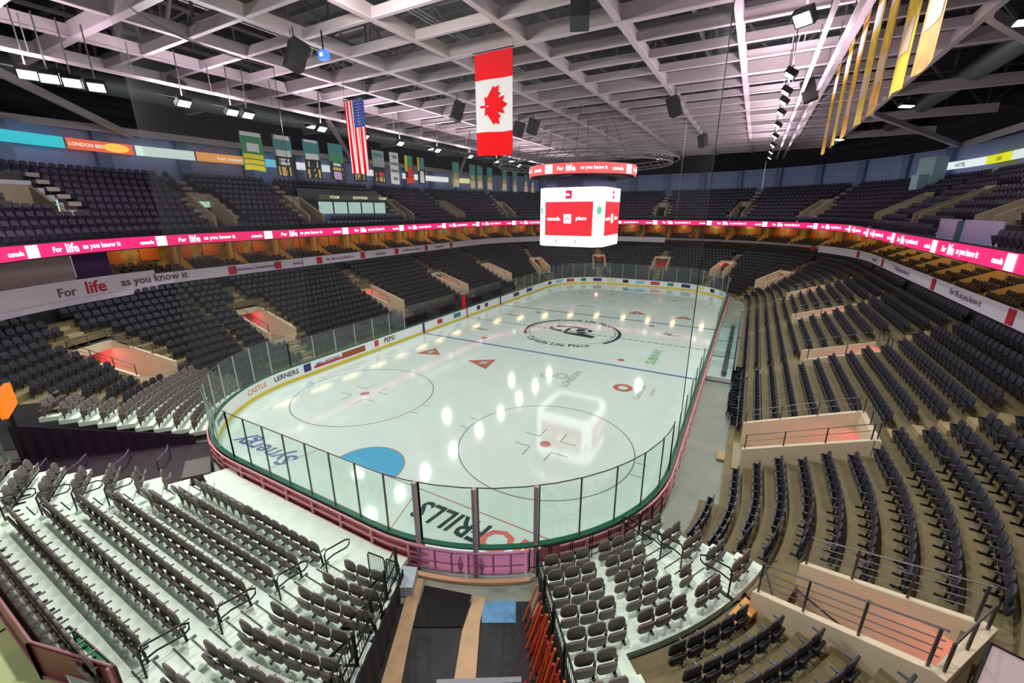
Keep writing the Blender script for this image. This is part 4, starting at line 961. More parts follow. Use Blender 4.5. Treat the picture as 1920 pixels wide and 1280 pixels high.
while s < b_end-2:
    q = s % TB
    for k, l in enumerate(LBN):
        if q <= l: break
        q -= l
    f = q/l; A = (BN[0]+.9, BN[1]+.9, BN[2]+.9)
    a = loop_sf(*A, k, f); b = loop_sf(*SB_, k, f)
    T = thing('suite_divider', 'tan partition wall between suites, %s side' % ('left' if a[0] < -15 else 'right' if a[0] > 15 else 'far'), 'partition', (a[0], a[1], 6.5), 'partition walls between the suites')
    m_ = ((a[0]+b[0])/2, (a[1]+b[1])/2); ang = math.atan2(b[1]-a[1], b[0]-a[0]); Ld = math.dist(a[:2], b[:2])
    obj('wall_panel', MB().add([(a[0], a[1], 6.45), (b[0], b[1], 6.9), (b[0], b[1], 9.42), (a[0]+(b[0]-a[0])*.75, a[1]+(b[1]-a[1])*.75, 9.42), (a[0]+(b[0]-a[0])*.62, a[1]+(b[1]-a[1])*.62, 8.0), (a[0], a[1], 6.98)], [(0, 1, 2, 3, 4, 5)]), MSD, T)
    obj('column', MB().box((a[0]+(b[0]-a[0])*.7, a[1]+(b[1]-a[1])*.7, 8.1), (.36, .36, 2.7), rz=ang), MSD, T)
    # chairs in three short rows within the suite, door and counter at the back
    for r_ in range(5):
        Ar = tuple(v+.7+r_*.8 for v in BN)
        for j in range(7 if r_ < 3 else 5):
            fq = q+.7+j*.55
            kk2, fl = k, fq/l
            if fl > 1: break
            x, y, nx, ny = loop_sf(*Ar, kk2, fl)
            low_seat(chairs, x, y, 6.28+.16*r_, fa(nx, ny), False)
    for off, wd, m2, zz, hh in ((1.1, .9, None, 8.0, 2.0), (3.2, 1.4, None, 8.3, 1.0)):
        fl = (q+off)/l
        if fl <= 1:
            Af = tuple(v+4.5 for v in BN); x, y, nx, ny = loop_sf(*Af, k, fl); furn.box((x+nx*.06, y+ny*.06, zz), (.06, wd, hh), rz=math.atan2(ny, nx))
    if True:
        Al = tuple(v+3.2 for v in BN); fl = min(1, (q+2.4)/l); x, y, nx, ny = loop_sf(*Al, k, fl)
        l_ = thing('suite_light', 'warm ceiling light inside a suite, %s side' % ('left' if a[0] < -15 else 'right' if a[0] > 15 else 'far'), 'light', (x, y, 9.4), 'ceiling lights of the suites')
        obj('shade', MB().box((x, y, 9.38), (.7, .7, .05), rz=math.atan2(ny, nx)), emis('suite_lamp', (255, 200, 120), 6), l_); area('lamp', (x, y, 9.33), (x, y, 0), .7, 3.0, SUITE_W*.75, (1, .72, .38), l_)
    s += 4.75; n_div += 1
tag(obj('suite_chairs', chairs, mat('suite_chair_brown', (56, 40, 26), rough=.6)), 'dark chairs in short rows at the front of the suites', 'chairs', None, 'stuff')
tag(obj('suite_furniture', furn, mat('suite_door_orange', (176, 92, 34), rough=.6)), 'orange-brown doors and counters at the back of the suites', 'furniture', None, 'stuff')
# pink LED ribbon
T = thing('led_ribbon', 'bright pink LED ribbon board with white lettering round the upper deck', 'ribbon board', (-23.8, 0, 9.4))
obj('led_face', loop_strip(MB(), *PK, -22, LPK[0]+LPK[1]+LPK[2]+LPK[3]+LPK[4]+4, 9.42, 10.15, .6, .06), M_LEDPINK, T)
obj('ribbon_housing', loop_strip(MB(), PK[0]+.07, PK[1]+.07, PK[2]+.07, -22, (LPK[0]+LPK[1]+LPK[2]+LPK[3]+LPK[4]+4)*1.001, 9.36, 10.22, .6, .2), M_BLK, T)
s = -21.1; pk2 = (PK[0]-.02, PK[1]-.02, PK[2]-.02)
while s < LPK[0]+LPK[1]+LPK[2]+LPK[3]+LPK[4]+2:
    ml = MB(); mq = MB(); loop_text(ml, *pk2, s, 9.78, 'For', .42, 0); loop_text(ml, *pk2, s+.95, 9.8, 'life', .72, 0); loop_text(ml, *pk2, s+2.9, 9.77, 'as you know it', .42, 0)
    loop_text(ml, *pk2, s+6.0, 9.76, 'canada', .36, 0); loop_rect(mq, *pk2, s+7.05, 9.785, .75, .66, 0); s += 8.6
    obj('ribbon_lettering', ml, M_LEDWHITE, T); obj('ribbon_logo_square', mq, M_LEDWHITE, T)
# ================================================================== upper bowl
UO = lambda j: 1.1+.93*j
UZ = lambda j: 10.0+.5*j
UV = []   # upper stairwells: x, y, angle
def uv(x, y, ang, label, L=3.6, wd=1.5): UV.append((x, y, math.radians(ang), L, wd, label))
uv(-26.0, -28.6, 190, 'wide grey-green stairwell at the left edge of the upper stand', 4.2, 2.6)
uv(-26.0, -17.6, 180, 'grey stairwell with white lit panels in the left upper stand')
uv(-26.0, -8.4, 180, 'grey stairwell in the left upper stand, left of the press box')
uv(-26.0, 5.9, 180, 'tan stairwell in the left upper stand, right of the press box')
uv(-25.7, 17.5, 180, 'tan stairwell in the left upper stand beyond the press box')
uv(-23.2, 29.0, 155, 'tan stairwell in the far left corner of the upper stand')
uv(0, 40.6, 90, 'dark doorway stairwell in the middle of the far upper stand', 3.0, 1.5)
uv(12, 38.6, 68, 'olive stairwell in the far upper stand, right of the middle', 3.0, 1.5)
uv(20.6, 32.5, 42, 'tan stairwell in the far right corner of the upper stand', 3.2, 1.5)
uv(25.6, 18.2, 5, 'tan stairwell in the right upper stand under the far banners', 3.6, 1.5)
uv(26, 7.4, 0, 'tan sloped stairwell in the right upper stand, second from the right edge', 3.8, 1.5)
uv(26, -4.6, 0, 'large tan stairwell wall beside the pale box at the right edge', 5.0, 2.2)
def in_uv(x, y, pad, front=0, aisle=None):
    for v in UV:
        t, l = vlocal((v[0], v[1], v[2]), x, y)
        if -front < t < v[3]+pad and abs(l) < v[4]/2+pad: return True
        if aisle and 0 < t < 12 and abs(l) < aisle: return True
    return False
PB = (-26.9, -7.2, 4.7)   # press box front x, y range
def uz_ok(x, y, k):
    if y < -33.5 and x > -24: return False
    if y < -36: return False
    if x > 0 and y < -22: return False
    if x < 0 and PB[1] < y < PB[2] and 2 <= k <= 6: return False
    if x > 0 and -9.8 < y < -.8 and k <= 1: return False
    return True
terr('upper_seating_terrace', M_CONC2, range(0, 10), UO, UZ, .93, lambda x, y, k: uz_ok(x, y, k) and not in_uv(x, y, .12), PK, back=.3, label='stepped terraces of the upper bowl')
mb = MB()
for v in UV:
    c, s = math.cos(v[2]), math.sin(v[2])
    for j in range(1, 10):
        for q in np.arange(-2, 12, .05):
            x, y = v[0]+c*q, v[1]+s*q; ax, ay = abs(x)-(PK[0]-PK[2]), abs(y)-(PK[1]-PK[2])
            o = abs(x)-PK[0] if ay <= 0 else (abs(y)-PK[1] if ax <= 0 else math.hypot(ax, ay)-PK[2])
            if o > UO(j)-.93+.3-.3:
                if q > v[3]+.3:
                    mb.box((x+c*.15, y+s*.15, UZ(j)-.13), (.32, 1.0, .28), rz=v[2])
                elif q > .2:
                    for sd in (-1, 1): mb.box((x+c*.15-s*sd*(v[4]/2+.5), y+s*.15+c*sd*(v[4]/2+.5), UZ(j)-.13), (.32, .7, .28), rz=v[2])
                break
struct('aisle_steps', mb, mat('upper_step_pale', (150, 134, 134), rough=.8), 'pale steps in the aisles of the upper bowl')
UPS = MB()
for j in range(10):
    o = UO(j)-.1; L_ = (PK[0]+o, PK[1]+o, PK[2]+o); Tt = sum(loop_len(*L_)); n = int(Tt/.56)
    for i in range(n):
        x, y, nx, ny = loop_s(*L_, (i+.5)*.56)
        if not uz_ok(x, y, j) or in_uv(x, y, .95, .6, .55): continue
        p = pix(x, y, UZ(j)+.5)
        if p is None or not (-40 < p[0] < 1960): continue
        low_seat(UPS, x, y, UZ(j), fa(nx, ny), p[2] < 60)
tag(obj('upper_bowl_seats', UPS, M_SEATU), 'rows of dark purple seats filling the upper bowl', 'seats', None, 'stuff')
M_UTAN = mat('upper_stair_wall', (148, 132, 112), rough=.7, noise=.1, nscale=2)
for i, v in enumerate(UV):
    x0, y0, a, L, wd, label = v; c, s = math.cos(a), math.sin(a); W = lambda t, l, z: (x0+c*t-s*l, y0+s*t+c*l, z)
    zf = 10.35; T = thing('upper_stairwell', label, 'stairwell', (x0, y0, zf), 'stairwells of the upper bowl')
    z0, z1 = 11.45, 11.45+L*.53
    for sd in (-1, 1):
        l0, l1 = sd*wd/2, sd*(wd/2+.22); mb = MB()
        mb.add([W(0, l0, zf-.3), W(L, l0, zf-.3), W(L, l0, z1), W(0, l0, z0), W(0, l1, zf-.3), W(L, l1, zf-.3), W(L, l1, z1), W(0, l1, z0)], [(0, 1, 2, 3), (7, 6, 5, 4), (3, 2, 6, 7), (0, 3, 7, 4), (1, 5, 6, 2)]); obj('side_wall', mb, M_UTAN, T)
    mb = MB(); mb.add([W(0, -wd/2, zf), W(0, wd/2, zf), W(L, wd/2, zf), W(L, -wd/2, zf)], [(0, 1, 2, 3)]); obj('floor_slab', mb, M_CONC2, T)
    mb = MB(); mb.add([W(L-.05, -wd/2, zf), W(L-.05, wd/2, zf), W(L-.05, wd/2, zf+1.9), W(L-.05, -wd/2, zf+1.9)], [(0, 1, 2, 3)]); obj('doorway', mb, M_DARK, T)
    mb = MB(); mb.box(W(L-.02, 0, (zf+1.9+z1)/2), (.16, wd+.4, max(.1, z1-zf-1.9)), rz=a); obj('head_wall', mb, M_UTAN, T)
    if i == 1: obj('lit_panel', MB().box(W(L-.15, 0, zf+2.1), (.06, wd-.1, .5), rz=a), emis('panel_mint', (200, 240, 225), .8), T)
    if i == 0: obj('lit_panel', MB().box(W(1.2, -wd/2+.08, zf+1.2), (.06, .06, 2.1), rz=a), emis('panel_mint', (200, 240, 225), .8), T)
    mb = MB(); mb.tube([W(.05, -wd/2-.1, z0+.6), W(L, -wd/2-.1, z1+.6)], .02, 4); mb.tube([W(.05, wd/2+.1, z0+.6), W(L, wd/2+.1, z1+.6)], .02, 4)
    obj('guard_rail', mb, M_BLK, T)
# press box in the left upper stand
T = thing('press_box', 'glazed press box with lit windows and a blue-grey front in the left upper stand', 'press box', (-27, -1.2, 11))
yc, yl = (PB[1]+PB[2])/2, PB[2]-PB[1]
obj('front_panel', MB().box((PB[0], yc, 11.15), (.15, yl, .75)), mat('press_blue', (98, 116, 168), rough=.6), T)
obj('floor_deck', MB().box((PB[0]-1.6, yc, 10.85), (3.2, yl, .1)), M_CONC2, T)
obj('back_wall', MB().box((PB[0]-3.4, yc, 12.6), (.12, yl, 3.4)), mat('press_back', (84, 92, 88), rough=.7), T)
obj('roof_slab', MB().box((PB[0]-2.2, yc, 13.05), (3.0, yl, .12)), M_CONC2, T)
for i in range(5):
    y0_ = PB[1]+.8+i*(yl-1.6)/5; obj('window_pane', MB().box((PB[0]-1.35, y0_+(yl-1.6)/10, 12.2), (.05, (yl-1.6)/5-.15, 1.3)), emis('press_window', (200, 236, 224) if i % 2 == 0 else (150, 200, 184), .62 if i % 2 == 0 else .5), T)
    obj('mullion', MB().box((PB[0]-1.3, y0_, 12.2), (.12, .1, 1.4)), M_BLK, T)
obj('sign_strip', MB().box((PB[0]-.9, yc, 13.35), (.1, yl-1.5, .5)), mat('sign_grey', (96, 96, 84)), T)
mb = MB()
for y, t in ((-4.4, 'STEAM'), (-.6, 'BUDWEISER'), (3.0, 'STEAM')):
    V, F, d = text_verts(t, .42); mb.add([(PB[0]-.83, y+a, 13.35+b) for a, b, _ in V], F)
obj('sign_lettering', mb, emis('sign_letters', (250, 250, 200), .8), T)
area('press_lamp', (PB[0]-1.6, yc, 12.9), (PB[0]-1.6, yc, 0), 1, 8, 9, (.85, 1, .95), T)
# pale box with glass at the right edge of the upper stand
T = thing('camera_booth', 'pale purple glazed booth at the right edge above the pink ribbon', 'booth', (25.5, -5, 9.9))
obj('booth_glass', MB().box((25.2, -2.7, 10.6), (.06, 3.2, 1.25)), mat('booth_lilac', (170, 160, 205), rough=.25), T); obj('booth_glass', MB().box((25.2, -7.2, 10.6), (.06, 4.6, 1.25)), mat('booth_lilac', (170, 160, 205), rough=.25), T)
obj('booth_post', MB().box((25.15, -4.6, 10.5), (.2, .5, 1.3)), mat('booth_teal', (60, 84, 96)), T); obj('booth_sill', MB().box((25.1, -5.2, 9.95), (.5, 9, .14)), mat('booth_sill', (96, 90, 110)), T)
# outer walls
WL = (PK[0]+10.2, PK[1]+10.2, PK[2]+10.2); LWL = loop_len(*WL)
we = LWL[0]+LWL[1]+LWL[2]+LWL[3]+LWL[4]
struct('wall_upper', loop_strip(MB(), *WL, -14, we, 14.2, 18.2, 1.5, .2), M_WALLB, 'blue-grey wall above the last row of the upper bowl')
struct('wall_upper', loop_strip(MB(), WL[0]+1.5, WL[1]+1.5, WL[2]+1.5, -16, we*1.02, 17.5, 26, 2, .2), M_DARK, 'dark wall between the blue wall and the roof')
for i in range(24):
    s = -10+i*6.1
    if s > we-1: break
    x, y, nx, ny = loop_s(*WL, s); far = y > 34
    tag(obj('trim_%d' % (i+1), MB().box((x+nx*.25, y+ny*.25, 16.1), (.5, .9, 4.0), rz=math.atan2(ny, nx)), mat('column_blue', (104, 122, 158), rough=.7)), None, None, None, 'structure')
ADS = [('cyan advert board', (60, 200, 215), -34, -24.8, ''), ('orange advert board, yellow emblem', (236, 110, 76), -24.6, -20.2, 'LONDON BEST'), ('long white advert board', (226, 246, 236), -20.0, -15.4, ''), ('amber advert board', (246, 168, 96), -15.2, -8.9, 'best western'),
       ('light blue advert board', (120, 210, 240), -8.7, -6.8, ''), ('white advert board near the striped flag', (240, 240, 240), -4.6, -2.2, ''), ('small pale advert board', (220, 236, 240), -1.9, .2, ''), ('white advert board between banners', (236, 240, 240), 4.4, 7.4, ''), ('long white advert board', (244, 246, 240), 13.2, 24, ''), ('cream advert board', (236, 226, 170), 25, 29, '')]
for i, (lb, col, y0_, y1_, txt) in enumerate(ADS):
    T = thing('advert_board', 'lit '+lb+', %s along the left upper wall' % ORD[i], 'advert board', (-33.7, (y0_+y1_)/2, 16.6), 'lit advert boards on the upper wall')
    sA = lambda y: y+(WL[1]-WL[2]); Lc = (WL[0]-.62, WL[1]-.62, WL[2]-.62)
    bf_ = obj('board_face', loop_strip(MB(), *Lc, sA(y0_), sA(y1_), 16.55, 17.35, .8, .1), emis('ad_lit_%d' % i, col, .8), T)
    if txt:
        mb = MB(); loop_text(mb, WL[0]-.66, WL[1]-.66, WL[2]-.66, sA((y0_+y1_)/2-(.9 if i == 1 else 0)), 16.95, txt, .5 if i != 1 else .36, 0); obj('board_lettering', mb, emis('ad_ink_%d' % (i % 2), (255, 235, 220), .9), bf_)
    if i == 1:
        mb = MB(); mb.add([(*loop_s(WL[0]-.66, WL[1]-.66, WL[2]-.66, sA(-21.4)+.9*math.cos(a))[:2], 16.95+.34*math.sin(a)) for a in [2*PI*q/24 for q in range(24)]], [tuple(range(24))]); obj('yellow_emblem', mb, emis('ad_emblem', (250, 200, 90), .9), bf_)
RS = LWL[0]+LWL[1]+LWL[2]+LWL[3]; sW = lambda y: RS+(WL[1]-WL[2])-y
for i, (lb, col, y0_, y1_, txt) in enumerate((('white advert board with dark lettering', (232, 244, 244), 31, 23.2, 'HOTEL'), ('yellow advert board', (226, 228, 40), 23, 18.6, 'CAA'), ('white advert board at the picture edge', (225, 235, 235), 18.4, 10, ''))):
    T = thing('advert_board', 'lit '+lb+' on the right wall', 'advert board', (33.7, (y0_+y1_)/2, 15.9), 'lit advert boards on the upper wall')
    obj('board_face', loop_strip(MB(), WL[0]-.62, WL[1]-.62, WL[2]-.62, sW(y0_), sW(y1_), 15.85, 16.6, .8, .1), emis('ad_litr_%d' % i, col, .85), T)
    if txt: mb = MB(); loop_text(mb, WL[0]-.66, WL[1]-.66, WL[2]-.66, sW((y0_+y1_)/2), 16.2, txt, .5, 0); obj('board_lettering', mb, M_INK, T)
tag(obj('wall_buttress', MB().box((30.9, 26.8, 15.7), (1.2, 2.6, 3.0), rz=.3).box((30.0, 26.2, 14.6), (1.0, 1.2, 1.6), rz=.3), mat('buttress_pale', (150, 180, 196), rough=.7)), 'pale blue concrete buttress in the far right upper corner', 'buttress')
# ================================================================== roof
ZR = 20.5
struct('ceiling', MB().box((0, 4, 25.6), (76, 104, .3)), M_DECK, 'dark metal roof deck')
mb = MB()
for i in range(60): mb.box((0, -46+i*1.7, 25.3), (74, .12, .3))
struct('deck_ribs', mb, mat('deck_rib', (62, 62, 66), rough=.8), 'ribs of the dark roof deck')
M_FLANGE = mat('beam_flange', (206, 188, 198), rough=.5)
GX = [-22.95, -17.85, -12.75, -7.65, -2.55, 2.55, 7.65, 12.75, 17.85, 22.95]
Y0R, Y1R = -38, 44
def beam(p, q, wd, h, label=None):
    T = thing('roof_beam', label, None, ((p[0]+q[0])/2, (p[1]+q[1])/2, p[2])); T['kind'] = 'structure'
    obj('web', MB().bar((p[0], p[1], p[2]+h/2), (q[0], q[1], q[2]+h/2), wd*.7, h), M_BEAM, T)
    obj('flange', MB().bar((p[0], p[1], p[2]), (q[0], q[1], q[2]), wd, .05), M_FLANGE, T)
    return T
for x in GX: beam((x, Y0R, ZR), (x, Y1R, ZR), .34, .6)
cy = [-27.7+3.05*i for i in range(-3, 24)]
for i, y in enumerate(cy):
    if y > Y1R: break
    if i % 4 == 3: beam((-33, y, ZR-.05), (33, y, ZR-.05), .4, .75)
    else: beam((GX[0], y, ZR+.03), (GX[-1], y, ZR+.03), .24, .45)
# trusses above the grid
def truss(p0, p1, z0, z1, n, name_label, m=M_BEAMD, r=.16):
    T = thing('roof_truss', name_label, None, ((p0[0]+p1[0])/2, (p0[1]+p1[1])/2, z0)); T['kind'] = 'structure'
    P = lambda f, z: (p0[0]+(p1[0]-p0[0])*f, p0[1]+(p1[1]-p0[1])*f, z)
    obj('chord', MB().bar(P(0, z1), P(1, z1), r*1.5, r*1.5), m, T)
    obj('chord', MB().bar(P(0, z0), P(1, z0), r*1.5, r*1.5), m, T)
    mb = MB()
    for i in range(n):
        mb.bar(P(i/n, z0), P(i/n, z1), r*.8, r*.8); mb.bar(P(i/n, z0 if i % 2 else z1), P((i+1)/n, z1 if i % 2 else z0), r, r)
    obj('web_members', mb, m, T)
for y in (-36.9, -24.6, -12.4, -.2, 11.9, 24.1, 36.3): truss((-36, y), (36, y), 21.2, 24.9, 24, 'cross truss')
for x in (-20.4, -10.2, 0, 10.2, 20.4): truss((x, Y0R, 0), (x, Y1R, 0), 22.3, 24.6, 28, 'long truss', r=.12)
for sx in (-1, 1):
    for y0_, y1_ in ((-32, -20), (-8, 4), (16, 28)): beam((sx*23, y0_, ZR-.3), (sx*33.5, y1_, ZR-2.6), .34, .45)
    beam((sx*33, Y0R, ZR-2.4), (sx*33, Y1R, ZR-2.4), .4, .5)
# ducts and pipes
def duct(x0, y0, x1, y1, z, r, label):
    tag(obj('air_duct', MB().tube([(x0, y0, z), (x1, y1, z)], r, 16), mat('duct_metal', (112, 120, 122), rough=.5, metal=.3), None, True), label, 'duct', 'air ducts under the roof deck')
duct(-27.5, -40, -27.5, 42, 20.6, .7, 'big grey-green air duct running along the left side under the roof'); duct(27.5, -40, 27.5, 42, 21.6, .7, 'big grey air duct running along the right side under the roof')
mb = MB()
for x in (-5.1, 5.2, -15.3, 15.3):
    for dx in (0, .35, .7): mb.tube([(x+dx, Y0R, 23.2), (x+dx, Y1R, 23.2)], .05, 5)
tag(obj('pipe_run', mb, mat('pipe_grey', (150, 150, 150), rough=.5)), None, None, None, 'structure')
# slim lighting rails beside the floodlights
for x in (16.3, 17.15):
    T = beam((x, -36, 19.3), (x, 43, 19.3), .2, .2); mb = MB()
    for i in range(20): mb.bar((x, -34+4*i, 19.4), (x, -34+4*i, 20.6), .04, .04)
    obj('hanger', mb, M_BEAMD, T)
T = beam((-16.4, -36, 18.9), (-16.4, 43, 18.9), .12, .14); mb = MB()
for i in range(20): mb.bar((-16.4, -34+4*i, 18.9), (-16.4, -34+4*i, 20.6), .04, .04)
mb.tube([(-16.4, -34, 18.3), (-16.4, 42, 18.3)], .03, 5); obj('hanger', mb, M_BEAMD, T)
# rigging truss round the scoreboard
T = thing('rigging_ring', 'curved rigging truss hung above the scoreboard', 'truss', (0, 1, 17.6)); mb = MB()
for z, R in ((15.7, 7.2), (16.3, 7.2), (16.0, 7.7)): mb.tube([(R*1.1*math.cos(a), 1+R*math.sin(a), z) for a in [2*PI*i/48 for i in range(48)]], .05, 5, True)
for i in range(48):
    a, b = 2*PI*i/48, 2*PI*(i+1)/48; mb.bar((7.92*math.cos(a), 1+7.2*math.sin(a), 15.7), (7.92*math.cos(b), 1+7.2*math.sin(b), 16.3), .05, .05)
    if i % 6 == 0: mb.tube([(7.92*math.cos(a), 1+7.2*math.sin(a), 16.3), (7.92*math.cos(a), 1+7.2*math.sin(a), 20.6)], .015, 4)
obj('tubes', mb, M_BEAMD, T)
# speakers
for i, (x, y, lb) in enumerate(((-6.9, -22.7, 'black loudspeaker beside the blue spotlight, left of the flags'), (-19.4, -22.6, 'black loudspeaker under the beams at the upper left, near the four floodlights'), (7.6, -20.6, 'large black loudspeaker at the top edge of the picture'), (-6.7, 1.0, 'black loudspeaker right of the red and white flag, left one of the pair'),
                                (-4.9, .5, 'black loudspeaker right of the red and white flag, right one of the pair'), (-7.3, -8.3, 'black loudspeaker left of the red and white flag'), (8.1, -1.3, 'black loudspeaker on the beam above and right of the scoreboard'), (8.2, 18, 'small black loudspeaker at the far end of the roof, right of the scoreboard'), (16.7, -1.5, 'black loudspeaker beside the right catwalk'))):
    T = thing('loudspeaker', lb, 'loudspeaker', (x, y, 19.4), 'loudspeakers hung from the roof grid'); a = math.atan2(-y, -x)
    M_ = Matrix.Rotation(.35, 3, 'X')
    mb = MB(); mb.box((0, 0, 0), (.75, .8, 1.35), M=M_); o = obj('cabinet', mb, M_BLK); o.parent = T; o.location = (0, 0, 0)
    g = MB(); g.box((0, -.42, 0), (.68, .03, 1.25)); V = np.concatenate(g.v) @ np.array(M_).T; g.v = [V]; o = obj('grille', g, mat('speaker_grille', (44, 44, 48), rough=.8)); o.parent = T
    o = obj('bracket', MB().bar((0, 0, .5), (0, 0, 1.25), .06, .06), M_RAIL); o.parent = T; T.rotation_euler = (0, 0, a+PI/2)
T = thing('spotlight', 'blue glowing spotlight hung left of the flags', 'light', (-5.9, -21.8, 19.6))
obj('lens', MB().box((-5.9, -21.8, 19.5), (.5, .3, .4)), emis('spot_blue', (60, 110, 255), 2.2), T); obj('lens_core', MB().box((-5.9, -21.97, 19.5), (.14, .06, .14)), emis('spot_core', (200, 230, 255), 6), T); obj('bracket', MB().bar((-5.9, -21.8, 19.7), (-5.9, -21.8, 20.6), .06, .06), M_BLK, T)
# ================================================================== flags
def cloth(x0, x1, y0, y1, zt, zb, fold, nx=40, nz=24, seed=1, amp=.07, taper=0):
    """grid of points for a hanging cloth; returns function u,v -> point"""
    L = math.dist((x0, y0), (x1, y1)); tx, ty = (x1-x0)/L, (y1-y0)/L; nx_, ny_ = -ty, tx
    def f(u, v):
        a = amp*(.25+.75*v)*math.sin(u*fold*2*PI+seed+v*1.2); uu = .5+(u-.5)*(1-taper*v)
        return (x0+tx*L*uu+nx_*a, y0+ty*L*uu+ny_*a, zt+(zb-zt)*v+.04*math.sin(u*5+seed)*v)
    return f
def cloth_part(name, f, u0, u1, v0, v1, m, parent, nu=12, nv=14, th=.012, off=0):
    d = np.array(f(1, 0))-np.array(f(0, 0)); n = np.array([-d[1], d[0], 0]); n /= np.linalg.norm(n); V = []; mb = MB()
    for s_ in (0, 1):
        for i in range(nu+1):
            for j in range(nv+1): V.append(np.array(f(u0+(u1-u0)*i/nu, v0+(v1-v0)*j/nv))+n*(off+th*s_))
    N = (nu+1)*(nv+1); F = []
    for s_ in (0, 1):
        for i in range(nu):
            for j in range(nv):
                q = [s_*N+i*(nv+1)+j, s_*N+(i+1)*(nv+1)+j, s_*N+(i+1)*(nv+1)+j+1, s_*N+i*(nv+1)+j+1]; F.append(tuple(q if s_ else q[::-1]))
    mb.add(V, F); return obj(name, mb, m, parent, True)
FY = -15.75
T = thing('maple_leaf_flag', 'red and white maple leaf flag hanging vertically from a roof beam', 'flag', (0, 0, 0)); T.location = (.25, FY, 20.4)
xa, xb = -.62, 1.88
f = cloth(xa, xb, FY, FY, 20.3, 14.95, 1.3, amp=.06)
cloth_part('red_band', f, 0, 1, 0, .25, M_RED, T, 24, 8); wb_ = cloth_part('white_band', f, 0, 1, .25, .76, M_FWHITE, T, 24, 12); cloth_part('red_band', f, 0, 1, .76, 1, M_RED, T, 24, 8)
LEAF = [(0, 1.0), (-.19, .62), (-.45, .76), (-.34, .22), (-.6, .5), (-.66, .34), (-.98, .4), (-.88, .1), (-1.0, .02), (-.42, -.46), (-.5, -.66), (-.06, -.58), (-.05, -1.0)]
LEAF = LEAF+[(-x, y) for x, y in LEAF[::-1][:-1]]
cx_, cz_ = (xa+xb)/2, 20.3+(14.95-20.3)*.505
# the leaf points sideways on a vertically hung flag
mb = MB(); V = [(cx_+y*.93, 0, cz_+x*1.02) for x, y in LEAF]; n_ = len(V)
def on_flag(px, pz, o): u = (px-xa)/(xb-xa); v = (20.3-pz)/(20.3-14.95); q = f(u, v); return (px, q[1]-o, pz)
tri = [(0, 0)]+LEAF
W_ = [on_flag(cx_, cz_, .03)]+[on_flag(a, c, .03) for a, b, c in V]
mb.add(W_, [(0, 1+i, 1+(i+1) % n_) for i in range(n_)]); obj('maple_leaf', mb, M_RED, wb_)
obj('hanging_rod', MB().tube([(xa-.1, FY, 20.36), (xb+.1, FY, 20.36)], .03, 6), M_BLK, T)
# striped flag
T = thing('striped_flag', 'red and white striped flag with blue star field hanging vertically at left', 'flag', (-9.9, FY, 20.2))
f = cloth(-11.55, -9.62, -15.9, -15.9, 19.1, 14.4, 3.2, amp=.1, taper=.08)
for i in range(13):
    u0, u1 = i/13, (i+1)/13; v0 = .36 if i >= 6 else 0
    cloth_part('stripe', f, u0, u1, v0, 1, M_RED if i % 2 == 0 else M_FWHITE, T, 2, 14)
sf_ = cloth_part('star_field', f, 6/13, 1, 0, .36, M_BLUE, T, 8, 8)
mb = MB()
for r_ in range(9):
    for c_ in range(5 if r_ % 2 else 6):
        u, v = 6/13+7/13*((c_+(1 if r_ % 2 else .5))/6.2), .36*(r_+.6)/9.6; q = f(u, v); mb.add([(q[0]+.045*math.cos(2*PI*k/10+PI/2)*(1 if k % 2 == 0 else .4), q[1]-.03, q[2]+.045*math.sin(2*PI*k/10+PI/2)*(1 if k % 2 == 0 else .4)) for k in range(10)], [tuple(range(10))])
obj('stars', mb, M_FWHITE, sf_); obj('hanging_rod', MB().tube([(-11.6, -15.9, 19.15), (-9.55, -15.9, 19.15)], .03, 6).tube([(-11.5, -15.9, 19.15), (-11.5, -15.75, 20.5)], .012, 4).tube([(-9.7, -15.9, 19.15), (-9.7, -15.75, 20.5)], .012, 4), M_BLK, T)
# ================================================================== hanging banners, left row
BG, BT, BK = mat('banner_green', (60, 140, 96), rough=.7), mat('banner_teal', (70, 132, 134), rough=.7), mat('banner_black', (26, 30, 28), rough=.7)
BGOLD, BY, BR_, BW = mat('banner_gold', (196, 160, 90), rough=.7), mat('banner_yellow', (222, 200, 40), rough=.7), mat('banner_red', (216, 50, 40), rough=.7), mat('banner_white', (214, 214, 216), rough=.7)
def hbanner(x, y, wd, zt, zb, label, group, base, bands, txts=(), face=1, bottom='flat'):
    """bands: (v0, v1, u0, u1, material)"""
    T = thing('hanging_banner', label, 'banner', (x, y, zt), group)
    f = cloth(x, x, y-wd/2, y+wd/2, zt, zb, .8, amp=.03, seed=y)
    cl = cloth_part('cloth', f, 0, 1, 0, 1, base, T, 6, 8)
    for i, (v0, v1, u0, u1, m) in enumerate(bands):
        cloth_part('band', f, u0, u1, v0, v1, m, cl, 4, 3, .008, -.02 if face > 0 else .016)
    for txt, v, size, m in txts:
        V, F, d = text_verts(txt, size); sc = min(1, wd*.86/d[0]); mb = MB()
        W_ = []
        for a, b, _ in V: u = .5+a*sc/wd; q = f(u if face > 0 else 1-u, v); W_.append((q[0]+(.04 if face > 0 else -.04), y+(a*sc if face > 0 else -a*sc), q[2]+b))
        mb.add(W_, F); obj('lettering', mb, m, cl)
    obj('rod', MB().tube([(x, y-wd/2-.05, zt+.03), (x, y+wd/2+.05, zt+.03)], .025, 5).tube([(x, y-wd/2, zt), (x, y-wd/2, 20.6)], .008, 4).tube([(x, y+wd/2, zt), (x, y+wd/2, 20.6)], .008, 4), M_BLK, T)
    return T
XB = -17.85; g = 'green and gold banners over the left stand'
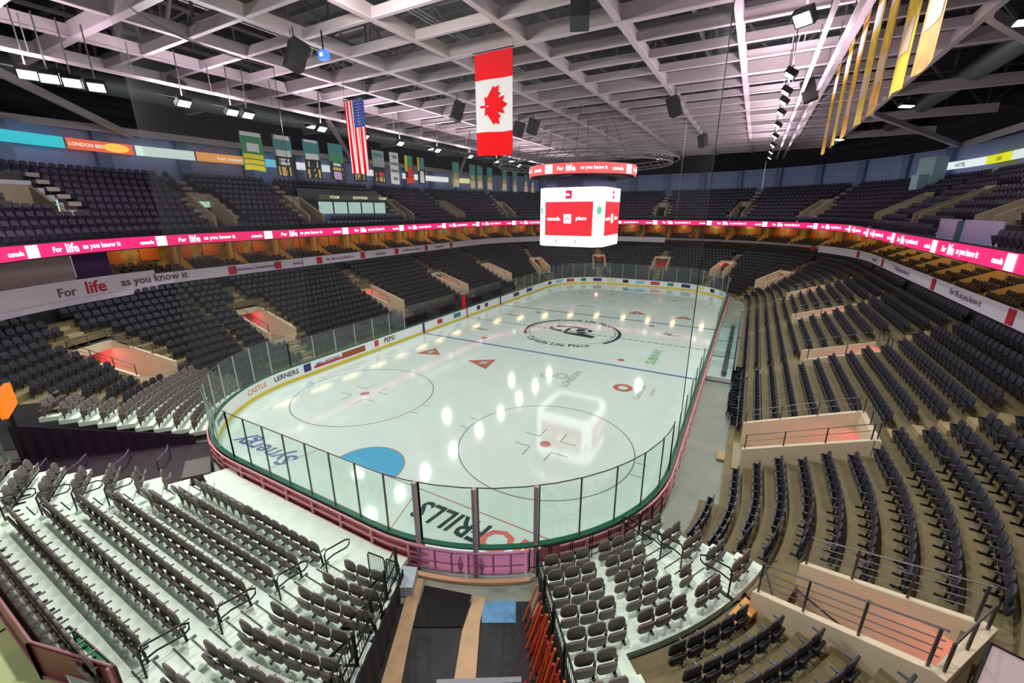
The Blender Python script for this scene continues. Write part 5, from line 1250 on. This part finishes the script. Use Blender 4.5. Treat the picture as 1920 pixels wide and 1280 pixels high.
hbanner(XB, -19.1, 1.6, 17.25, 14.65, 'green banner with three yellow bars at its foot, first of the left row', g, BG, [(0, .1, .05, .95, BW), (.28, .5, .25, .8, BW), (.56, .68, .05, .95, BY), (.71, .82, .05, .95, BY), (.85, .98, .05, .95, BY)])
for y, lb, base, bands in ((-16.7, 'teal and black banner partly behind the striped flag, on its left', BT, [(0, .1, .1, .9, BW), (.35, .5, .1, .9, BW), (.55, .6, .2, .8, BW), (.62, .7, .2, .8, BW), (.75, .97, .1, .9, BGOLD)]),
                           (-14.2, 'teal and black banner just right of the striped flag', BT, [(0, .06, .1, .9, BW), (.35, .5, .1, .9, BW), (.55, .7, .2, .8, BW), (.75, .97, .1, .9, BGOLD)]),
                           (-11.8, 'teal banner with lilac and gold foot, third to the right of the striped flag', BT, [(.3, .5, .1, .9, BG), (.52, .6, .2, .8, BW), (.64, .72, .1, .9, BGOLD), (.76, .97, .1, .9, mat('banner_lilac', (180, 150, 190)))]),
                           (-9.3, 'grey-green banner with gold foot left of the white one', BT, [(.1, .4, .1, .9, mat('banner_grey', (150, 164, 160))), (.55, .7, .2, .8, BW), (.76, .93, .1, .9, BGOLD)]),
                           (-6.9, 'grey banner directly left of the white lettered one', mat('banner_grey', (150, 164, 160)), [(.08, .2, .1, .9, BT), (.5, .62, .1, .9, BK), (.66, .8, .1, .9, BR_), (.82, .95, .1, .9, BGOLD)])):
    hbanner(XB, y, 1.5, 17.35, 14.4, lb, g, base, [(.5, 1, 0, 1, BK)]+bands)
hbanner(XB, -4.75, 1.2, 17.4, 14.45, 'narrow white banner with black word lettering in the left row', g, BW, [], [('THE', .14, .35, M_INK), ('LONDON', .36, .35, M_INK), ('KNIGHTS', .58, .35, M_INK), ('2005', .82, .35, M_INK)])
hbanner(XB, -2.6, 1.3, 17.3, 14.55, 'banner with red foot and yellow-green edge in the left row', g, BK, [(0, .55, .0, .25, BY), (0, .4, .25, .9, BG), (.4, .75, .3, .9, BR_), (.76, .98, .05, .95, BR_)])
hbanner(XB, -.7, 1.2, 17.3, 14.6, 'teal and dark banner right of the red-footed one', g, BK, [(0, .5, .0, .25, BY), (0, .45, .3, .9, BT), (.5, .95, .3, .8, BW)])
for i, (y, lb) in enumerate(((5.6, 'green and gold banner standing apart, first of the far group'), (9.2, 'green and gold banner, second of the far group'), (10.9, 'green and gold banner, third of the far group'), (13.4, 'green and gold banner, fourth of the far group'), (17.4, 'green and gold banner, fifth of the far group'), (20.6, 'green and gold banner, sixth of the far group'), (24.2, 'pale pink-footed banner beside the scoreboard ring, left'), (26.6, 'pale pink-footed banner beside the scoreboard ring, right'))):
    hbanner(XB, y, 1.35, 17.4, 14.5, lb, g, BG if i < 6 else BK, [(.05, .4, .1, .9, BT), (.42, .62, .2, .8, BGOLD if i < 6 else BW), (.64, .95, .1, .9, mat('banner_peach', (214, 178, 150)))])
# yellow row at the upper right
YA, YB = mat('gold_banner', (232, 160, 60), rough=.7, noise=.35, nscale=2.5), mat('gold_banner_yellow', (226, 186, 50), rough=.7, noise=.3, nscale=2.5)
g = 'gold banners hung in a row at the upper right'
for i, (y, lb) in enumerate(((-23.2, 'broad gold banner with pale lettering, nearest of the upper right row'), (-20.6, 'orange-gold banner, second of the upper right row'), (-17.6, 'gold banner with a pale foot, third of the upper right row'), (-14.6, 'yellow-gold banner, fourth of the upper right row'), (-11.4, 'yellow-gold banner, fifth of the upper right row'), (-7.6, 'pale gold banner, second from the far end of the upper right row'), (-3.6, 'narrow gold banner at the far end of the upper right row'))):
    hbanner(17.95, y, 1.65, 20.2, 15.2, lb, g, YA if i % 2 == 0 else YB, [(.12, .3, .15, .85, BW), (.34, .56, .12, .88, YB), (.62, .8, .15, .85, mat('banner_peach', (214, 178, 150)))], face=-1)
hbanner(14.9, 19, 1.6, 16.9, 14.2, 'grey-white banner hanging by the lighting tower over the far right stand', g+' beyond', BW, [(.1, .5, .1, .9, mat('banner_grey', (150, 164, 160)))], face=-1)
# ================================================================== scoreboard
SX, SY, SW_, SZ0, SZ1 = 0, 1.0, 3.1, 8.65, 13.75
T = thing('scoreboard', 'white and red cube scoreboard with a coral LED ring hung over centre ice', 'scoreboard', (SX, SY, 8.6))
obj('cube_body', MB().box((SX, SY, (SZ0+SZ1)/2), (2*SW_-1.5, 2*SW_-1.5, SZ1-SZ0-.1)), M_BLK, T)
cz = (SZ0+SZ1)/2; ch = .75
def face_pt(a, u, z, d=0):
    """a: facing angle; u: sideways from the centre of the face as seen by a viewer"""
    nx, ny = math.cos(a), math.sin(a); tx, ty = -ny, nx; return (SX+nx*(SW_+d)+tx*u, SY+ny*(SW_+d)+ty*u, z)
def face_quad(mb, a, u0, u1, z0, z1, d): mb.add([face_pt(a, u0, z0, d), face_pt(a, u1, z0, d), face_pt(a, u1, z1, d), face_pt(a, u0, z1, d)], [(0, 1, 2, 3)])
def face_text(mb, a, u, z, txt, size, d):
    V, F, dd = text_verts(txt, size); mb.add([face_pt(a, u+p, z+q, d) for p, q, _ in V], F)
for a in (-PI/2, 0, PI/2, PI):
    mb = MB(); lo, hi = SW_-ch, SZ1
    V = [face_pt(a, -lo, SZ0, 0), face_pt(a, lo, SZ0, 0), face_pt(a, lo, SZ1, 0), face_pt(a, -lo, SZ1, 0), face_pt(a, -lo, SZ0, -.3), face_pt(a, lo, SZ0, -.3), face_pt(a, lo, SZ1, -.3), face_pt(a, -lo, SZ1, -.3)]
    mb.add(V, [(0, 1, 2, 3), (7, 6, 5, 4), (0, 4, 5, 1), (3, 2, 6, 7)]); scr = obj('screen_white', mb, M_LEDWHITE, T)
    p, q = face_pt(a, lo, SZ0, 0), face_pt(a+PI/2, -lo, SZ0, 0); mb = MB()
    mb.add([p, q, (q[0], q[1], SZ1), (p[0], p[1], SZ1)], [(0, 1, 2, 3)]); obj('corner_screen', mb, M_LEDWHITE, T)
    mb = MB(); face_quad(mb, a, -lo+.1, lo-.05, SZ0+.95, SZ1-1.2, .02); obj('screen_red', mb, M_LEDRED, scr)
    mb = MB(); face_quad(mb, a, -.42, .3, cz-.5, cz+.28, .04); face_text(mb, a, -1.4, cz-.1, 'canada', .48, .04); face_text(mb, a, 1.25, cz-.1, 'place', .48, .04); obj('screen_lettering', mb, M_LEDWHITE, scr)
    mb = MB(); face_text(mb, a, -.05, cz-.1, 'life', .4, .06); obj('screen_word', mb, M_LEDRED, scr)
    mb = MB(); face_quad(mb, a, -.3, .3, SZ1-.95, SZ1-.25, .03); obj('screen_logo', mb, emis('led_magenta', (220, 20, 90), 1.0), scr)
    mb = MB(); face_text(mb, a, -.05, SZ1-.6, 'life', .3, .05); obj('logo_word', mb, M_LEDWHITE, scr)
    mb = MB(); face_text(mb, a, -1.1, SZ0+.45, '0', .42, .03); face_text(mb, a, .8, SZ0+.45, '0', .42, .03); obj('score_digits', mb, mat('led_dark', (60, 30, 50)), scr)
    m_ = [(p[k]+q[k])/2 for k in range(2)]; tx, ty = (q[0]-p[0]), (q[1]-p[1]); L = math.hypot(tx, ty); tx /= L; ty /= L; ox, oy = ty*.03, -tx*.03
    mb = MB(); mb.add([(m_[0]+ox+tx*.26*math.cos(w), m_[1]+oy+ty*.26*math.cos(w), cz+.6+.35*math.sin(w)) for w in [2*PI*i/16 for i in range(16)]], [tuple(range(16))]); obj('corner_mark', mb, emis('led_mint', (120, 220, 180), .9), T)
RB = 4.9
def ringstrip(mb, R, z0, z1, n=64, sq=1.0):
    V = []
    for i in range(n): a_ = 2*PI*i/n; V += [(SX+R*math.cos(a_), SY+R*math.sin(a_), z0), (SX+R*math.cos(a_), SY+R*math.sin(a_), z1)]
    mb.add(V, [(2*i, 2*((i+1) % n), 2*((i+1) % n)+1, 2*i+1) for i in range(n)])
mb = MB(); ringstrip(mb, RB, 14.75, 15.6); lr_ = obj('led_ring', mb, M_LEDCORAL, T)
mb = MB(); ringstrip(mb, RB-.15, 14.7, 15.65); V = []
obj('ring_back', mb, M_BLK, T)
mb = MB(); q_ = MB()
for c0 in (-PI/2-.35, -PI/2+1.2, PI/2-.35, PI/2+1.2):
    for off, txt, sz, dz in ((-.95, 'canada', .42, 0), (1.6, 'For', .42, 0), (2.5, 'life', .7, .02), (4.45, 'as you know it', .38, 0)):
        V, F, d = text_verts(txt, sz); mb.add([(SX+(RB+.03)*math.cos(c0+(off+p)/RB), SY+(RB+.03)*math.sin(c0+(off+p)/RB), 15.17+q+dz) for p, q, _ in V], F)
    q_.add([(SX+(RB+.03)*math.cos(c0+u/RB), SY+(RB+.03)*math.sin(c0+u/RB), z) for u, z in ((0.05, 14.82), (.85, 14.82), (.85, 15.52), (.05, 15.52))], [(0, 1, 2, 3)])
obj('ring_lettering', mb, M_LEDWHITE, lr_); obj('ring_logo', q_, M_LEDWHITE, lr_)
mb = MB(); mb.prism([(SX+(SW_-.4)*1.2*math.cos(a_), SY+(SW_-.4)*1.2*math.sin(a_)) for a_ in [2*PI*i/8+PI/8 for i in range(8)]], SZ1, 14.7); obj('neck', mb, mat('neck_purple', (52, 44, 84), rough=.6), T)
mb = MB()
for i in range(8):
    a_ = 2*PI*i/8+.2; mb.bar((SX, SY, 15.2), (SX+(RB-.15)*math.cos(a_), SY+(RB-.15)*math.sin(a_), 15.2), .12, .12); mb.tube([(SX+(RB-.4)*math.cos(a_), SY+(RB-.4)*math.sin(a_), 15.3), (SX+2*math.cos(a_), SY+2*math.sin(a_), 20.6)], .02, 4)
mb.box((SX, SY, 14.95), (1.4, 1.4, .6)); obj('ring_spokes', mb, M_BLK, T)
# cables hanging over the ice
for i, (x, y, z0, lb) in enumerate(((9.5, -4, 11.0, 'thin cable hanging right of the scoreboard'), (-17, -3.5, 3, 'thin cable hanging over the left stand'), (2, -16, 13.5, 'thin rigging line above the right of the flag'))):
    tag(obj('hanging_cable', MB().tube([(x, y, z0), (x+.05, y, 20.5)], .012, 4), M_RAIL), lb, 'cable')
